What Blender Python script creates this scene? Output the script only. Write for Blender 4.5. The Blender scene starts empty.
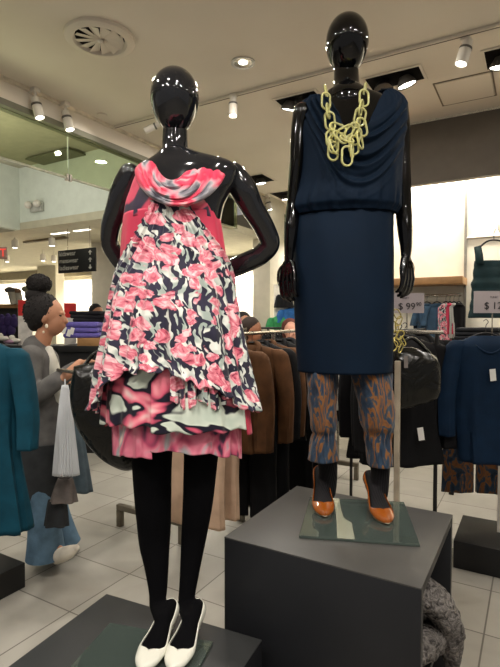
import bpy, bmesh, math, random
import numpy as np
from mathutils import Vector, Matrix
random.seed(7)
PI = math.pi
SC = bpy.context.scene
COL = SC.collection
# ------------------------------------------------------------------ camera
FPX = 495.0
PITCH = math.radians(1.8)
YAW = math.radians(30)
cam = bpy.data.cameras.new('camera'); camo = bpy.data.objects.new('camera', cam); COL.objects.link(camo)
cam.sensor_fit = 'VERTICAL'; cam.sensor_height = 36.0; cam.sensor_width = 36.0
cam.lens = FPX / 667 * 36
cam.clip_start = .05
camo.location = (0, 0, 1.5); camo.rotation_euler = (PI/2 - PITCH, 0, YAW)
SC.camera = camo
# ------------------------------------------------------------------ world and exposure
w = bpy.data.worlds.new('world'); SC.world = w; w.use_nodes = True
bg = w.node_tree.nodes['Background']; bg.inputs[0].default_value = (1.0, .95, .90, 1); bg.inputs[1].default_value = .27
SC.view_settings.view_transform = 'Standard'; SC.view_settings.look = 'None'
SC.view_settings.gamma = 1; SC.view_settings.use_curve_mapping = False
SC.view_settings.exposure = 0.0
CEIL = 3.4
WARM = (1.0, .935, .855)
def area(name, loc, size, power, color=WARM, shape='DISK', size_y=None, rot=(0, 0, 0), spread=PI):
    l = bpy.data.lights.new(name, 'AREA'); l.shape = shape; l.size = size
    if size_y: l.size_y = size_y
    l.energy = power; l.color = color; l.spread = spread
    o = bpy.data.objects.new(name, l); COL.objects.link(o); o.location = loc; o.rotation_euler = rot
    return o
def spot(name, loc, target, power, angle=50, color=WARM, blend=.5, radius=.02):
    l = bpy.data.lights.new(name, 'SPOT'); l.energy = power; l.color = color
    l.spot_size = math.radians(angle); l.spot_blend = blend; l.shadow_soft_size = radius
    o = bpy.data.objects.new(name, l); COL.objects.link(o); o.location = loc
    o.rotation_euler = (Vector(target) - Vector(loc)).to_track_quat('-Z', 'Y').to_euler()
    return o
# downlights recessed in the shop ceiling (most of them behind or above the photographer)
for (x, y) in [(-1.9, -1.0), (-.6, -1.2), (.9, -.9), (2.2, -.8), (-2.3, .7), (.15, .55), (1.5, .9), (-.9, .2), (-2.9, 4.3), (2.4, 2.2), (-1.1, 3.4), (.7, 3.6), (-2.6, 2.6)]:
    area('downlight_lamp', (x, y, CEIL - .03), .12, 17)
for (x, y) in [(-4.5, 6.6), (-6.5, 6.0), (-8.0, 7.2), (-5.6, 7.4), (-3.2, 7.6), (-7.2, 5.0)]:
    area('downlight_lamp', (x, y, 2.72), .12, 14)
# unseen spots added under the ceiling to brighten both mannequins and the aisle
def vp(x, y, z): return (.866*x - .5*y, .5*x + .866*y, z)
spot('fill_spot', vp(-1.1, -.1, 3.3), vp(-.3, 1.6, 1.45), 75, 42)
spot('fill_spot', vp(.5, -.1, 3.3), vp(-.15, 1.6, 1.3), 60, 42)
spot('fill_spot', vp(1.3, .1, 3.3), vp(.35, 1.9, 1.6), 75, 44)
spot('fill_spot', vp(-2.6, 1.2, 3.3), vp(-1.15, 3.0, .5), 75, 40)
# wall washers in the coves above the shelving
area('cove_lamp', (.4, 5.22, 3.05), 5.0, 150, shape='RECTANGLE', size_y=.1, rot=(math.radians(18), 0, 0), color=(1, .93, .80))
area('cove_lamp', (-9.0, 8.72, 2.42), 15.0, 620, shape='RECTANGLE', size_y=.1, rot=(math.radians(18), 0, 0), color=(1, .95, .84))
# unseen fill lamps added inside the escalator void
area('void_fill_up', (-5.0, 2.2, 2.3), 1.2, 46, shape='RECTANGLE', size_y=2.0, color=(1, .97, .86), rot=(PI, 0, 0))  # faces up, added to brighten the void ceiling
area('void_fill_down', (-4.9, 2.4, 3.60), 1.6, 16, shape='RECTANGLE', size_y=2.0, color=(.95, .98, .96))  # unseen fill facing down from just under the void ceiling
# ------------------------------------------------------------------ pixel rays -> room points
def ray(px, py):
    cx = (px - 250) / FPX; cy = (333.5 - py) / FPX
    return cx, math.cos(PITCH) + cy * math.sin(PITCH), -math.sin(PITCH) + cy * math.cos(PITCH)
def V(px, py, d):                      # a point d metres in front of the viewer, in the viewer's axes
    a, b, c = ray(px, py); s = d / b
    return np.array([a * s, d, 1.5 + c * s])
CY, SY = math.cos(YAW), math.sin(YAW)
def room(v):
    v = np.asarray(v, float)
    return np.stack([CY * v[..., 0] - SY * v[..., 1], SY * v[..., 0] + CY * v[..., 1], v[..., 2]], -1)
def R(px, py, d): return room(V(px, py, d))
def Rz(px, py, z):
    a, b, c = ray(px, py); s = (z - 1.5) / c
    return room(np.array([a * s, b * s, z]))
def Ry(px, py, Y):                     # on the plane y = Y of the room
    a, b, c = ray(px, py); s = Y / (SY * a + CY * b)
    return room(np.array([a * s, b * s, 1.5 + c * s]))
# ------------------------------------------------------------------ materials
def lin(c):
    return tuple(((x / 255) / 12.92 if x / 255 <= .04045 else ((x / 255 + .055) / 1.055) ** 2.4) for x in c)
class NT:
    def __init__(s, name):
        s.m = bpy.data.materials.new(name); s.m.use_nodes = True; s.t = s.m.node_tree
        s.b = s.t.nodes['Principled BSDF']
    def n(s, t, **k):
        x = s.t.nodes.new(t)
        for a, v in k.items():
            if a.startswith('i_'):
                key = a[2:]; key = int(key) if key.isdigit() else key
                x.inputs[key].default_value = v
            else: setattr(x, a, v)
        return x
    def l(s, a, b): s.t.links.new(a, b)
    def ramp(s, fac, stops, interp='LINEAR'):
        r = s.n('ShaderNodeValToRGB'); r.color_ramp.interpolation = interp
        e = r.color_ramp.elements
        while len(e) < len(stops): e.new(.5)
        for k, (p, c) in enumerate(stops):
            e[k].position = p; e[k].color = (*lin(c), 1)
        s.l(fac, r.inputs[0]); return r.outputs[0]
    def mix(s, fac, a, b, mode='MIX'):
        x = s.n('ShaderNodeMix', data_type='RGBA', blend_type=mode)
        for inp, v in ((0, fac), (6, a), (7, b)):
            if hasattr(v, 'links'): s.l(v, x.inputs[inp])
            elif inp == 0: x.inputs[0].default_value = v
            else: x.inputs[inp].default_value = (*lin(v), 1)
        return x.outputs[2]
    def math(s, op, a, b=None):
        x = s.n('ShaderNodeMath', operation=op)
        for i, v in enumerate((a, b)):
            if v is None: continue
            if hasattr(v, 'links'): s.l(v, x.inputs[i])
            else: x.inputs[i].default_value = v
        return x.outputs[0]
    def uv(s, scale=(1, 1, 1), rot=0, kind='UV', loc=(0, 0, 0)):
        c = s.n('ShaderNodeTexCoord'); m = s.n('ShaderNodeMapping')
        m.inputs['Scale'].default_value = scale; m.inputs['Rotation'].default_value = (0, 0, rot); m.inputs['Location'].default_value = loc
        s.l(c.outputs[kind], m.inputs[0]); return m.outputs[0]
    def noise(s, vec, scale, detail=2, rough=.5, dist=0, out='Fac'):
        x = s.n('ShaderNodeTexNoise'); x.inputs['Scale'].default_value = scale; x.inputs['Detail'].default_value = detail
        x.inputs['Roughness'].default_value = rough; x.inputs['Distortion'].default_value = dist
        s.l(vec, x.inputs['Vector']); return x.outputs[out]
    def bump(s, h, strength=.3, dist=.01):
        x = s.n('ShaderNodeBump'); x.inputs['Strength'].default_value = strength; x.inputs['Distance'].default_value = dist
        s.l(h, x.inputs['Height']); s.l(x.outputs[0], s.b.inputs['Normal'])
    def set(s, color=None, rough=.6, metal=0, spec=.5, coat=0, trans=0, sheen=0, ior=1.45):
        if color is not None:
            if hasattr(color, 'links'): s.l(color, s.b.inputs['Base Color'])
            else: s.b.inputs['Base Color'].default_value = (*lin(color), 1)
        i = s.b.inputs
        i['Roughness'].default_value = rough; i['Metallic'].default_value = metal; i['Specular IOR Level'].default_value = spec
        i['Coat Weight'].default_value = coat; i['Transmission Weight'].default_value = trans; i['Sheen Weight'].default_value = sheen; i['IOR'].default_value = ior
        return s.m
MC = {}
def M(name, color, rough=.6, metal=0, spec=.5, var=.12, vs=9, bump=0, bs=60, **k):
    """plain material with a little procedural variation"""
    if name in MC: return MC[name]
    t = NT(name); v = t.uv(kind='Object')
    f = t.noise(v, vs, 3)
    lo = tuple(max(0, c * (1 - var)) for c in color); hi = tuple(min(255, c * (1 + var)) for c in color)
    m = t.set(t.ramp(f, [(.3, lo), (.7, hi)]), rough, metal, spec, **k)
    if bump: t.bump(t.noise(v, bs, 2), bump, .004)
    MC[name] = m; return m
def emis(name, color, strength):
    if name in MC: return MC[name]
    t = NT(name); t.set((20, 20, 20)); t.b.inputs['Emission Color'].default_value = (*lin(color), 1); t.b.inputs['Emission Strength'].default_value = strength
    MC[name] = t.m; return t.m
def fl_mat():
    t = NT('floor_tiles'); v = t.uv(kind='Object', loc=(.19, -1.69, 0))
    b = t.n('ShaderNodeTexBrick', offset=0, squash=1)
    for k, x in (('Color1', (164, 161, 153)), ('Color2', (175, 172, 164)), ('Mortar', (108, 104, 97))): b.inputs[k].default_value = (*lin(x), 1)
    b.inputs['Scale'].default_value = 1; b.inputs['Mortar Size'].default_value = .004; b.inputs['Brick Width'].default_value = .4625; b.inputs['Row Height'].default_value = .43; b.inputs['Mortar Smooth'].default_value = .1
    t.l(v, b.inputs[0])
    n = t.noise(v, 3.2, 5, .6, .6)
    c = t.mix(.45, b.outputs[0], t.ramp(n, [(.25, (184, 178, 168)), (.5, (214, 210, 202)), (.75, (236, 232, 226))]), 'MULTIPLY')
    t.set(c, .38, spec=.45); t.bump(b.outputs['Fac'], -.15, .002)
    return t.m
def ceil_mat():
    t = NT('painted_ceiling'); v = t.uv(kind='Object'); n = t.noise(v, 1.3, 3)
    return t.set(t.ramp(n, [(.3, (214, 204, 188)), (.7, (221, 212, 197))]), .85, spec=.2)
BLACK = NT('black_gloss_fibreglass').set((5, 5, 6), .07, spec=.45, coat=.15)
GREYG = NT('charcoal_gloss_fibreglass').set((24, 25, 28), .08, spec=.5, coat=.3)
TIGHTS = M('black_opaque_tights', (5, 5, 7), .95, spec=.12)
CEILM = ceil_mat()
WALLW = M('wall_cream_paint', (226, 220, 204), .8, var=.02)
SOFF = M('taupe_soffit_paint', (92, 84, 74), .8, var=.03)
CHROME = M('brushed_chrome', (170, 165, 155), .25, 1, var=.05)
WHITEP = M('white_metal_paint', (222, 216, 204), .4, var=.03)
DARKM = M('black_metal', (16, 15, 15), .5, var=.1)
TUBE = emis('lit_lamp_face', (255, 250, 238), 14)
def glassm(name, tint, alpha_mix=.12, rough=.02):
    m = bpy.data.materials.new(name); m.use_nodes = True; t = m.node_tree; t.nodes.clear()
    o = t.nodes.new('ShaderNodeOutputMaterial'); tr = t.nodes.new('ShaderNodeBsdfTransparent'); g = t.nodes.new('ShaderNodeBsdfGlossy')
    mx = t.nodes.new('ShaderNodeMixShader'); fr = t.nodes.new('ShaderNodeFresnel'); ad = t.nodes.new('ShaderNodeMath'); ad.operation = 'ADD'; ad.inputs[1].default_value = alpha_mix
    fr.inputs[0].default_value = 1.5 if alpha_mix else 1.25
    tr.inputs[0].default_value = (*lin(tint), 1); g.inputs['Roughness'].default_value = rough; g.inputs[0].default_value = (.85, .9, .86, 1)
    t.links.new(fr.outputs[0], ad.inputs[0]); t.links.new(ad.outputs[0], mx.inputs[0])
    t.links.new(tr.outputs[0], mx.inputs[1]); t.links.new(g.outputs[0], mx.inputs[2]); t.links.new(mx.outputs[0], o.inputs[0])
    return m
def glassm2(name, tint, refl, rough):
    m = glassm(name, tint, refl, rough); t = m.node_tree; o = t.nodes['Material Output']; a = o.inputs[0].links[0].from_socket
    d = t.nodes.new('ShaderNodeBsdfDiffuse'); d.inputs[0].default_value = (*lin((96, 106, 102)), 1); x = t.nodes.new('ShaderNodeMixShader'); x.inputs[0].default_value = .28
    t.links.new(a, x.inputs[1]); t.links.new(d.outputs[0], x.inputs[2]); t.links.new(x.outputs[0], o.inputs[0]); return m
SMOKEG = glassm('greenish_screen_glass', (232, 236, 218), .0)
PLATEG = glassm2('base_plate_glass', (222, 232, 226), .10, .03)
def print_floral():
    t = NT('floral_print'); v = t.uv()
    d = t.n('ShaderNodeVectorMath', operation='MULTIPLY_ADD'); nz = t.noise(v, 16, 2, out='Color')
    t.l(nz, d.inputs[0]); d.inputs[1].default_value = (.05, .05, 0); t.l(v, d.inputs[2]); vd = d.outputs[0]
    base = t.ramp(t.noise(vd, 6, 2), [(.4, (24, 22, 42)), (.6, (44, 40, 62))])
    sv = t.n('ShaderNodeMapping'); sv.inputs['Rotation'].default_value = (0, 0, .35); sv.inputs['Scale'].default_value = (78, 29, 1); t.l(vd, sv.inputs[0])
    leaf = t.noise(sv.outputs[0], 1, 1, .4, .5)
    lm = t.ramp(leaf, [(.505, (0, 0, 0)), (.53, (255, 255, 255))])
    c1 = t.mix(lm, base, t.ramp(t.noise(v, 30, 1), [(.4, (158, 170, 162)), (.6, (222, 222, 214))]))
    vo = t.n('ShaderNodeTexVoronoi'); vo.inputs['Scale'].default_value = 26; vo.inputs['Randomness'].default_value = .9; t.l(vd, vo.inputs['Vector'])
    dd = t.math('ADD', vo.outputs['Distance'], t.math('MULTIPLY', t.math('SUBTRACT', t.noise(vd, 45, 2), .5), .55))
    fm = t.ramp(dd, [(.49, (255, 255, 255)), (.53, (0, 0, 0))])
    fcol = t.ramp(t.noise(vd, 48, 3, .6, 1.0), [(.30, (112, 36, 60)), (.39, (196, 88, 108)), (.52, (224, 136, 150)), (.64, (240, 204, 206))])
    c2 = t.mix(fm, c1, fcol)
    t.set(c2, .62, spec=.3, sheen=.2); return t.m
def print_water(name, scale, stops, rot=0., sc=(1, 1, 1), rough=.5, det=2, dist=.7):
    t = NT(name); v = t.uv(sc, rot)
    n = t.noise(v, scale, det, .5, dist)
    return t.set(t.ramp(n, stops), rough, spec=.35, sheen=.1)
FLORAL = print_floral()
WATER1 = print_water('coral_watercolour_print', 7, [(.30, (28, 24, 44)), (.40, (52, 40, 62)), (.44, (196, 66, 92)), (.54, (214, 76, 100)), (.60, (236, 150, 156)), (.70, (238, 214, 210))])
WATER2 = print_water('bold_watercolour_print', 6.5, [(.34, (186, 198, 184)), (.44, (206, 214, 200)), (.46, (22, 20, 36)), (.51, (26, 22, 38)), (.54, (206, 86, 112)), (.59, (234, 140, 152)), (.66, (242, 212, 208))], .6, (1, 1.5, 1), .4)
WATER3 = print_water('soft_watercolour_print', 9, [(.28, (24, 20, 36)), (.38, (74, 46, 70)), (.45, (196, 80, 112)), (.55, (226, 132, 152)), (.64, (170, 172, 176)), (.75, (238, 204, 190))], .3, (1.6, .8, 1), .45, 2, 1.0)
CORAL = print_water('coral_red_cloth', 5, [(.3, (182, 44, 74)), (.6, (206, 62, 88)), (.74, (226, 110, 122))], 0, (1.5, .5, 1))
COWL = print_water('cowl_watercolour_print', 12, [(.30, (30, 26, 42)), (.37, (104, 104, 112)), (.43, (150, 146, 150)), (.49, (214, 120, 134)), (.55, (192, 40, 72)), (.64, (204, 62, 88)), (.72, (232, 168, 168)), (.8, (44, 34, 52))], .2, (1.0, 1.6, 1))
LEAFP = print_water('orange_blue_brush_print', 9, [(.32, (18, 30, 46)), (.49, (36, 56, 76)), (.53, (74, 66, 60)), (.55, (122, 80, 42)), (.62, (112, 68, 32)), (.68, (60, 62, 66))], .6, (1.5, 1, 1), .7, 3, 1.6)
NAVY = M('navy_jersey', (5, 21, 37), .75, spec=.15, var=.06)
TAG_W = M('white_paper', (226, 224, 218), .7, var=.02)
# ------------------------------------------------------------------ mesh helpers (all in room coordinates)
def tag(o, label=None, cat=None, group=None, kind=None):
    if label: o['label'] = label
    if cat: o['category'] = cat
    if group: o['group'] = group
    if kind: o['kind'] = kind
    return o
def thing(name, loc, label, cat, group=None, rz=0):
    o = bpy.data.objects.new(name, None); o.empty_display_size = .1; COL.objects.link(o)
    o.location = tuple(float(c) for c in loc); o.rotation_euler = (0, 0, rz)
    return tag(o, label, cat, group)
def origin_of(p):
    o = Vector((0, 0, 0))
    while p is not None: o += p.location; p = p.parent
    return np.array(o)
class MB:
    def __init__(s): s.v = []; s.f = []; s.uv = []; s.n = 0
    def add(s, v, f, uv=None):
        v = np.asarray(v, float).reshape(-1, 3)
        s.f += [tuple(int(i) + s.n for i in q) for q in f]; s.v.append(v); s.uv.append(np.zeros((len(v), 2)) if uv is None else np.asarray(uv, float).reshape(-1, 2)); s.n += len(v)
        return s
    def box(s, lo, hi, bev=0, rz=0, piv=None):
        lo = np.array(lo, float); hi = np.array(hi, float)
        c = (lo + hi) / 2; h = (hi - lo) / 2
        if bev <= 0:
            v = [c + h * np.array(q) for q in [(-1,-1,-1),(1,-1,-1),(1,1,-1),(-1,1,-1),(-1,-1,1),(1,-1,1),(1,1,1),(-1,1,1)]]
            f = [(0,3,2,1),(4,5,6,7),(0,1,5,4),(1,2,6,5),(2,3,7,6),(3,0,4,7)]
        else:
            bm = bmesh.new(); bmesh.ops.create_cube(bm, size=1)
            for q in bm.verts: q.co = Vector(c) + Vector((q.co.x * 2 * h[0], q.co.y * 2 * h[1], q.co.z * 2 * h[2]))
            bmesh.ops.bevel(bm, geom=bm.edges[:], offset=min(bev, min(h) * .9), segments=2, profile=.5, affect='EDGES')
            bm.verts.ensure_lookup_table()
            v = [np.array(q.co) for q in bm.verts]; f = [[q.index for q in fc.verts] for fc in bm.faces]; bm.free()
        v = np.array(v)
        if rz:
            p = c if piv is None else np.array(piv, float); a = math.cos(rz); b = math.sin(rz); d = v - p
            v = np.stack([p[0] + a*d[:,0] - b*d[:,1], p[1] + b*d[:,0] + a*d[:,1], v[:,2]], -1)
        return s.add(v, f)
    def tube(s, pts, rad, seg=12, flat=None, cap=True, closed=False):
        pts = np.array(pts, float); n = len(pts)
        rad = np.full(n, rad) if np.isscalar(rad) else np.array(rad, float)
        vs = []
        tang = np.gradient(pts, axis=0) if not closed else np.roll(pts, -1, 0) - np.roll(pts, 1, 0)
        up = np.array([0, 0, 1.]) if flat is None else np.array(flat[0], float)
        prev = None
        for i in range(n):
            t = tang[i] / (np.linalg.norm(tang[i]) + 1e-9)
            if prev is None:
                a = np.cross(t, up)
                if np.linalg.norm(a) < .15: a = np.cross(t, np.array([0, 1., 0.1]))
            else: a = prev - t * np.dot(prev, t)
            a /= np.linalg.norm(a) + 1e-9; prev = a; b = np.cross(t, a)
            k = 1 if flat is None else flat[1]
            for j in range(seg):
                q = 2 * PI * j / seg; vs.append(pts[i] + rad[i] * (math.cos(q) * a + math.sin(q) * b * k))
        f = []
        for i in range(n if closed else n - 1):
            for j in range(seg):
                k = (j + 1) % seg; ii = (i + 1) % n; f.append((i*seg+j, i*seg+k, ii*seg+k, ii*seg+j))
        if cap and not closed: f.append(tuple(range(seg-1, -1, -1))); f.append(tuple((n-1)*seg + j for j in range(seg)))
        return s.add(vs, f)
    def ball(s, c, r, seg=20, rings=14, M3=None):
        c = np.array(c, float); r = np.array([r]*3 if np.isscalar(r) else r, float); vs = []; f = []
        for i in range(rings + 1):
            a = PI * i / rings
            for j in range(seg):
                q = 2*PI*j/seg; p = np.array([math.sin(a)*math.cos(q), math.sin(a)*math.sin(q), math.cos(a)]) * r
                if M3 is not None: p = M3 @ p
                vs.append(c + p)
        for i in range(rings):
            for j in range(seg):
                k = (j+1) % seg; f.append((i*seg+j, (i+1)*seg+j, (i+1)*seg+k, i*seg+k))
        return s.add(vs, f)
    def grid(s, P, closed_u=False, uv=None):
        P = np.asarray(P, float); a, b = P.shape[:2]; f = []
        for i in range(a - 1):
            for j in range(b if closed_u else b - 1):
                k = (j + 1) % b; f.append((i*b+j, i*b+k, (i+1)*b+k, (i+1)*b+j))
        return s.add(P.reshape(-1, 3), f, uv)
    def lathe(s, c, prof, seg=24, axis=None):
        c = np.array(c, float); z = np.array([0, 0, 1.]) if axis is None else np.array(axis, float) / np.linalg.norm(axis)
        a = np.cross(z, [0, 1., .01]) ; a /= np.linalg.norm(a); b = np.cross(z, a)
        P = [[c + z*h + r*(math.cos(2*PI*j/seg)*a + math.sin(2*PI*j/seg)*b) for j in range(seg)] for (r, h) in prof]
        return s.grid(P, True)
    def build(s, name, mat, parent=None, smooth=True, solid=0, sub=0, origin=None, sharp=40, bev=0):
        v = np.concatenate(s.v); uv = np.concatenate(s.uv)
        o0 = origin_of(parent) if parent is not None else np.array([(v[:,0].min()+v[:,0].max())/2, (v[:,1].min()+v[:,1].max())/2, v[:,2].min()]) if origin is None else np.array(origin, float)
        me = bpy.data.meshes.new(name); me.from_pydata((v - o0).tolist(), [], s.f); me.update()
        ul = me.uv_layers.new(name='UVMap'); idx = np.zeros(len(me.loops), dtype=np.int32); me.loops.foreach_get('vertex_index', idx)
        ul.data.foreach_set('uv', uv[idx].astype(np.float32).ravel())
        bm = bmesh.new(); bm.from_mesh(me); bmesh.ops.remove_doubles(bm, verts=bm.verts, dist=1e-6); bmesh.ops.recalc_face_normals(bm, faces=bm.faces); bm.to_mesh(me); bm.free()
        me.materials.append(mat)
        if smooth: me.shade_smooth(); me.set_sharp_from_angle(angle=math.radians(sharp))
        o = bpy.data.objects.new(name, me); COL.objects.link(o)
        if parent is not None: o.parent = parent
        else: o.location = tuple(float(c) for c in o0)
        if bev: q = o.modifiers.new('b', 'BEVEL'); q.width = bev; q.segments = 2; q.limit_method = 'ANGLE'
        if solid: q = o.modifiers.new('s', 'SOLIDIFY'); q.thickness = solid; q.offset = -1
        if sub: q = o.modifiers.new('u', 'SUBSURF'); q.levels = sub; q.render_levels = sub
        return o
def remesh(o, vox=.004, it=6):
    m = o.modifiers.new('r', 'REMESH'); m.mode = 'VOXEL'; m.voxel_size = vox; m.use_smooth_shade = True
    q = o.modifiers.new('sm', 'SMOOTH'); q.iterations = it; q.factor = .5
    dg = bpy.context.evaluated_depsgraph_get(); me = bpy.data.meshes.new_from_object(o.evaluated_get(dg))
    o.modifiers.clear(); old = o.data; mats = list(old.materials); o.data = me
    if not me.materials and mats: me.materials.append(mats[0])
    me.shade_smooth(); bpy.data.meshes.remove(old); return o
def struct(o): o['kind'] = 'structure'; return o
def smooth_interp(xs, ys, x):
    """monotone cubic through (xs, ys)"""
    xs = np.asarray(xs, float); ys = np.asarray(ys, float)
    if xs[0] > xs[-1]: xs = xs[::-1]; ys = ys[::-1]
    h = np.diff(xs); dl = np.diff(ys) / h; m = np.zeros_like(ys)
    for i in range(1, len(xs) - 1):
        m[i] = 0 if dl[i-1] * dl[i] <= 0 else 2 * dl[i-1] * dl[i] / (dl[i-1] + dl[i])
    m[0] = dl[0]; m[-1] = dl[-1]
    x = np.clip(x, xs[0], xs[-1]); i = np.clip(np.searchsorted(xs, x) - 1, 0, len(h) - 1)
    t = (x - xs[i]) / h[i]
    return ((2*t**3-3*t**2+1)*ys[i] + (t**3-2*t**2+t)*h[i]*m[i] + (-2*t**3+3*t**2)*ys[i+1] + (t**3-t**2)*h[i]*m[i+1])
class Form:
    """upright form given by its outline: rows (py, xl, xr, half depth, distance)"""
    def __init__(s, rows, d, yaw=0):
        R_ = []
        for r in rows:
            dd = r[4] if len(r) > 4 else d
            c = V((r[1]+r[2])/2, r[0], dd); a = (r[2]-r[1])/2/FPX*dd; R_.append((c[2], c[0], c[1], a, r[3]))
        R_.sort(); s.r = np.array(R_); s.yaw = yaw
    def at(s, z, th, off=0, disp=None):
        z = np.asarray(z, float); q = [smooth_interp(s.r[:,0], s.r[:,k], z) for k in range(1, 5)]
        a = q[2] + off; b = q[3] + off
        if disp is not None: a = a + disp; b = b + disp
        x = a * np.cos(th); y = b * np.sin(th); cy, sy = math.cos(s.yaw), math.sin(s.yaw)
        return np.stack([q[0] + cy*x - sy*y, q[1] + sy*x + cy*y, z + 0*x], -1)
    def mesh(s, mb, top, bot, nth=96, nt=60, off=0, disp=None, th=(-PI, PI), cap=False, ease=1):
        T = np.linspace(th[0], th[1], nth, endpoint=False) if abs(th[1]-th[0]-2*PI) < 1e-6 else np.linspace(th[0], th[1], nth)
        closed = abs(th[1]-th[0]-2*PI) < 1e-6
        t = np.linspace(0, 1, nt)[:, None] ** ease; TH = T[None, :] + 0*t
        tp = top(TH) if callable(top) else top; bt = bot(TH) if callable(bot) else bot
        Z = tp + (bt - tp) * t + 0*TH
        D = disp(TH, t + 0*TH, Z) if disp is not None else None
        P = s.at(Z, TH, off, D)
        uv = np.stack([TH * .17, Z], -1)
        if cap:
            P = np.concatenate([np.repeat(P[:1].mean(1, keepdims=True), P.shape[1], 1), P, np.repeat(P[-1:].mean(1, keepdims=True), P.shape[1], 1)], 0)
            uv = np.concatenate([uv[:1], uv, uv[-1:]], 0)
        mb.grid(room(P), closed, uv); return mb
def zc(py, d): return V(250, py, d)[2]
def limb(mb, rows, d, hd=None, seg=20):
    """limb by outline rows (py, xl, xr[, distance]) closed at both ends, round in section"""
    P = []
    for r in rows:
        dd = r[3] if len(r) > 3 else d
        c = V((r[1]+r[2])/2, r[0], dd); a = (r[2]-r[1])/2/FPX*dd; P.append((*c, a))
    P = np.array(P); n = len(P); tt = np.arange(n); t = np.linspace(0, n-1, (n-1)*6+1)
    Q = np.stack([smooth_interp(tt, P[:,k], t) for k in range(4)], -1)
    mb.tube(room(Q[:,:3]), Q[:,3], seg)
    mb.ball(room(Q[0,:3]), Q[0,3]*.98, seg, 10); mb.ball(room(Q[-1,:3]), Q[-1,3]*.98, seg, 10)
    return mb
def spl(P, k=8):
    P = np.array(P, float); n = len(P); t = np.linspace(0, n-1, (n-1)*k+1)
    out = []
    for x in t:
        i = min(int(x), n-2); u = x - i; p0 = P[max(i-1,0)]; p1 = P[i]; p2 = P[i+1]; p3 = P[min(i+2, n-1)]
        out.append(.5*((2*p1) + (-p0+p2)*u + (2*p0-5*p1+4*p2-p3)*u*u + (-p0+3*p1-3*p2+p3)*u**3))
    return np.array(out)
def hand(mb, wrist, direc, side, length=.17, curl=.5, palm_n=None):
    """wrist, pointing direction and the palm's sideways axis in viewer axes; palm and five bent fingers"""
    w_ = np.array(wrist, float); d = np.array(direc, float); d /= np.linalg.norm(d)
    s_ = np.array(side, float); s_ -= d * np.dot(s_, d); s_ /= np.linalg.norm(s_); n = np.cross(d, s_)
    if palm_n is not None and np.dot(n, palm_n) < 0: n = -n
    L = length
    rr = lambda p: room(np.array(p))
    for k in range(4):
        o = (k - 1.5) * .115 * L
        mb.tube(rr([w_ + s_*o*.45, w_ + d*.25*L + s_*o*.8, w_ + d*.5*L + s_*o]), [.075*L, .085*L, .068*L], 10)
        ln = [.40, .47, .44, .34][k] * L
        p = w_ + d*.5*L + s_*o; a = 0; pts = [p]; dirn = d.copy()
        for q, fr in enumerate((.45, .32, .23)):
            a += curl * (.55 + .25*q); dirn = d*math.cos(a) + n*math.sin(a); p = p + dirn*ln*fr; pts.append(p)
        mb.tube(rr(spl(pts, 4)), np.linspace(.062, .042, 13)*L, 10); mb.ball(rr(pts[-1]), .043*L, 10, 8)
    b = w_ + d*.12*L - s_*.14*L
    t = [b, b + (d*.5 - s_*.6 + n*.25)*.2*L, b + (d*.9 - s_*.55 + n*.5)*.34*L, b + (d*1.15 - s_*.35 + n*.8)*.42*L]
    mb.tube(rr(spl(t, 4)), np.linspace(.085, .048, 13)*L, 10); mb.ball(rr(t[-1]), .05*L, 10, 8)
# ------------------------------------------------------------------ the setting
def slab(name, lo, hi, mat): return struct(MB().box(lo, hi).build(name, mat, smooth=False))
o = MB().box((-16, -3, -.1), (6, 13, 0)).build('floor', fl_mat(), smooth=False, origin=(0, 0, 0)); struct(o)
EX = Rz(60, 102.8, CEIL)[0]                     # the ceiling's left edge runs along the room
slab('ceiling', (EX, -3, CEIL), (6, 9.3, CEIL+.12), CEILM)
LOWZ = 2.75
vc = Rz(20, 230, LOWZ)                          # inner corner of the escalator void
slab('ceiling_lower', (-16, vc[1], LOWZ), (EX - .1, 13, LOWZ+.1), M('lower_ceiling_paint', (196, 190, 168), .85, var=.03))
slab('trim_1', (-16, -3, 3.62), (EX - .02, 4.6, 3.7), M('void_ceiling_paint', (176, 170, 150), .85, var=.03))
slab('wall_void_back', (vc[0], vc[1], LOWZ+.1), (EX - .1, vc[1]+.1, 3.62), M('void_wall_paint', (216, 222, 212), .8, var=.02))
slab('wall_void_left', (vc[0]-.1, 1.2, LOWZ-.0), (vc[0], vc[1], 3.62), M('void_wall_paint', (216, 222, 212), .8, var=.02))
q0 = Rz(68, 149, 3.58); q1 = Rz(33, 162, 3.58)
slab('trim_2', (q1[0], q0[1], 3.58), (q0[0], vc[1], 3.60), M('void_soffit_paint', (112, 112, 92), .85, var=.03))
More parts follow.
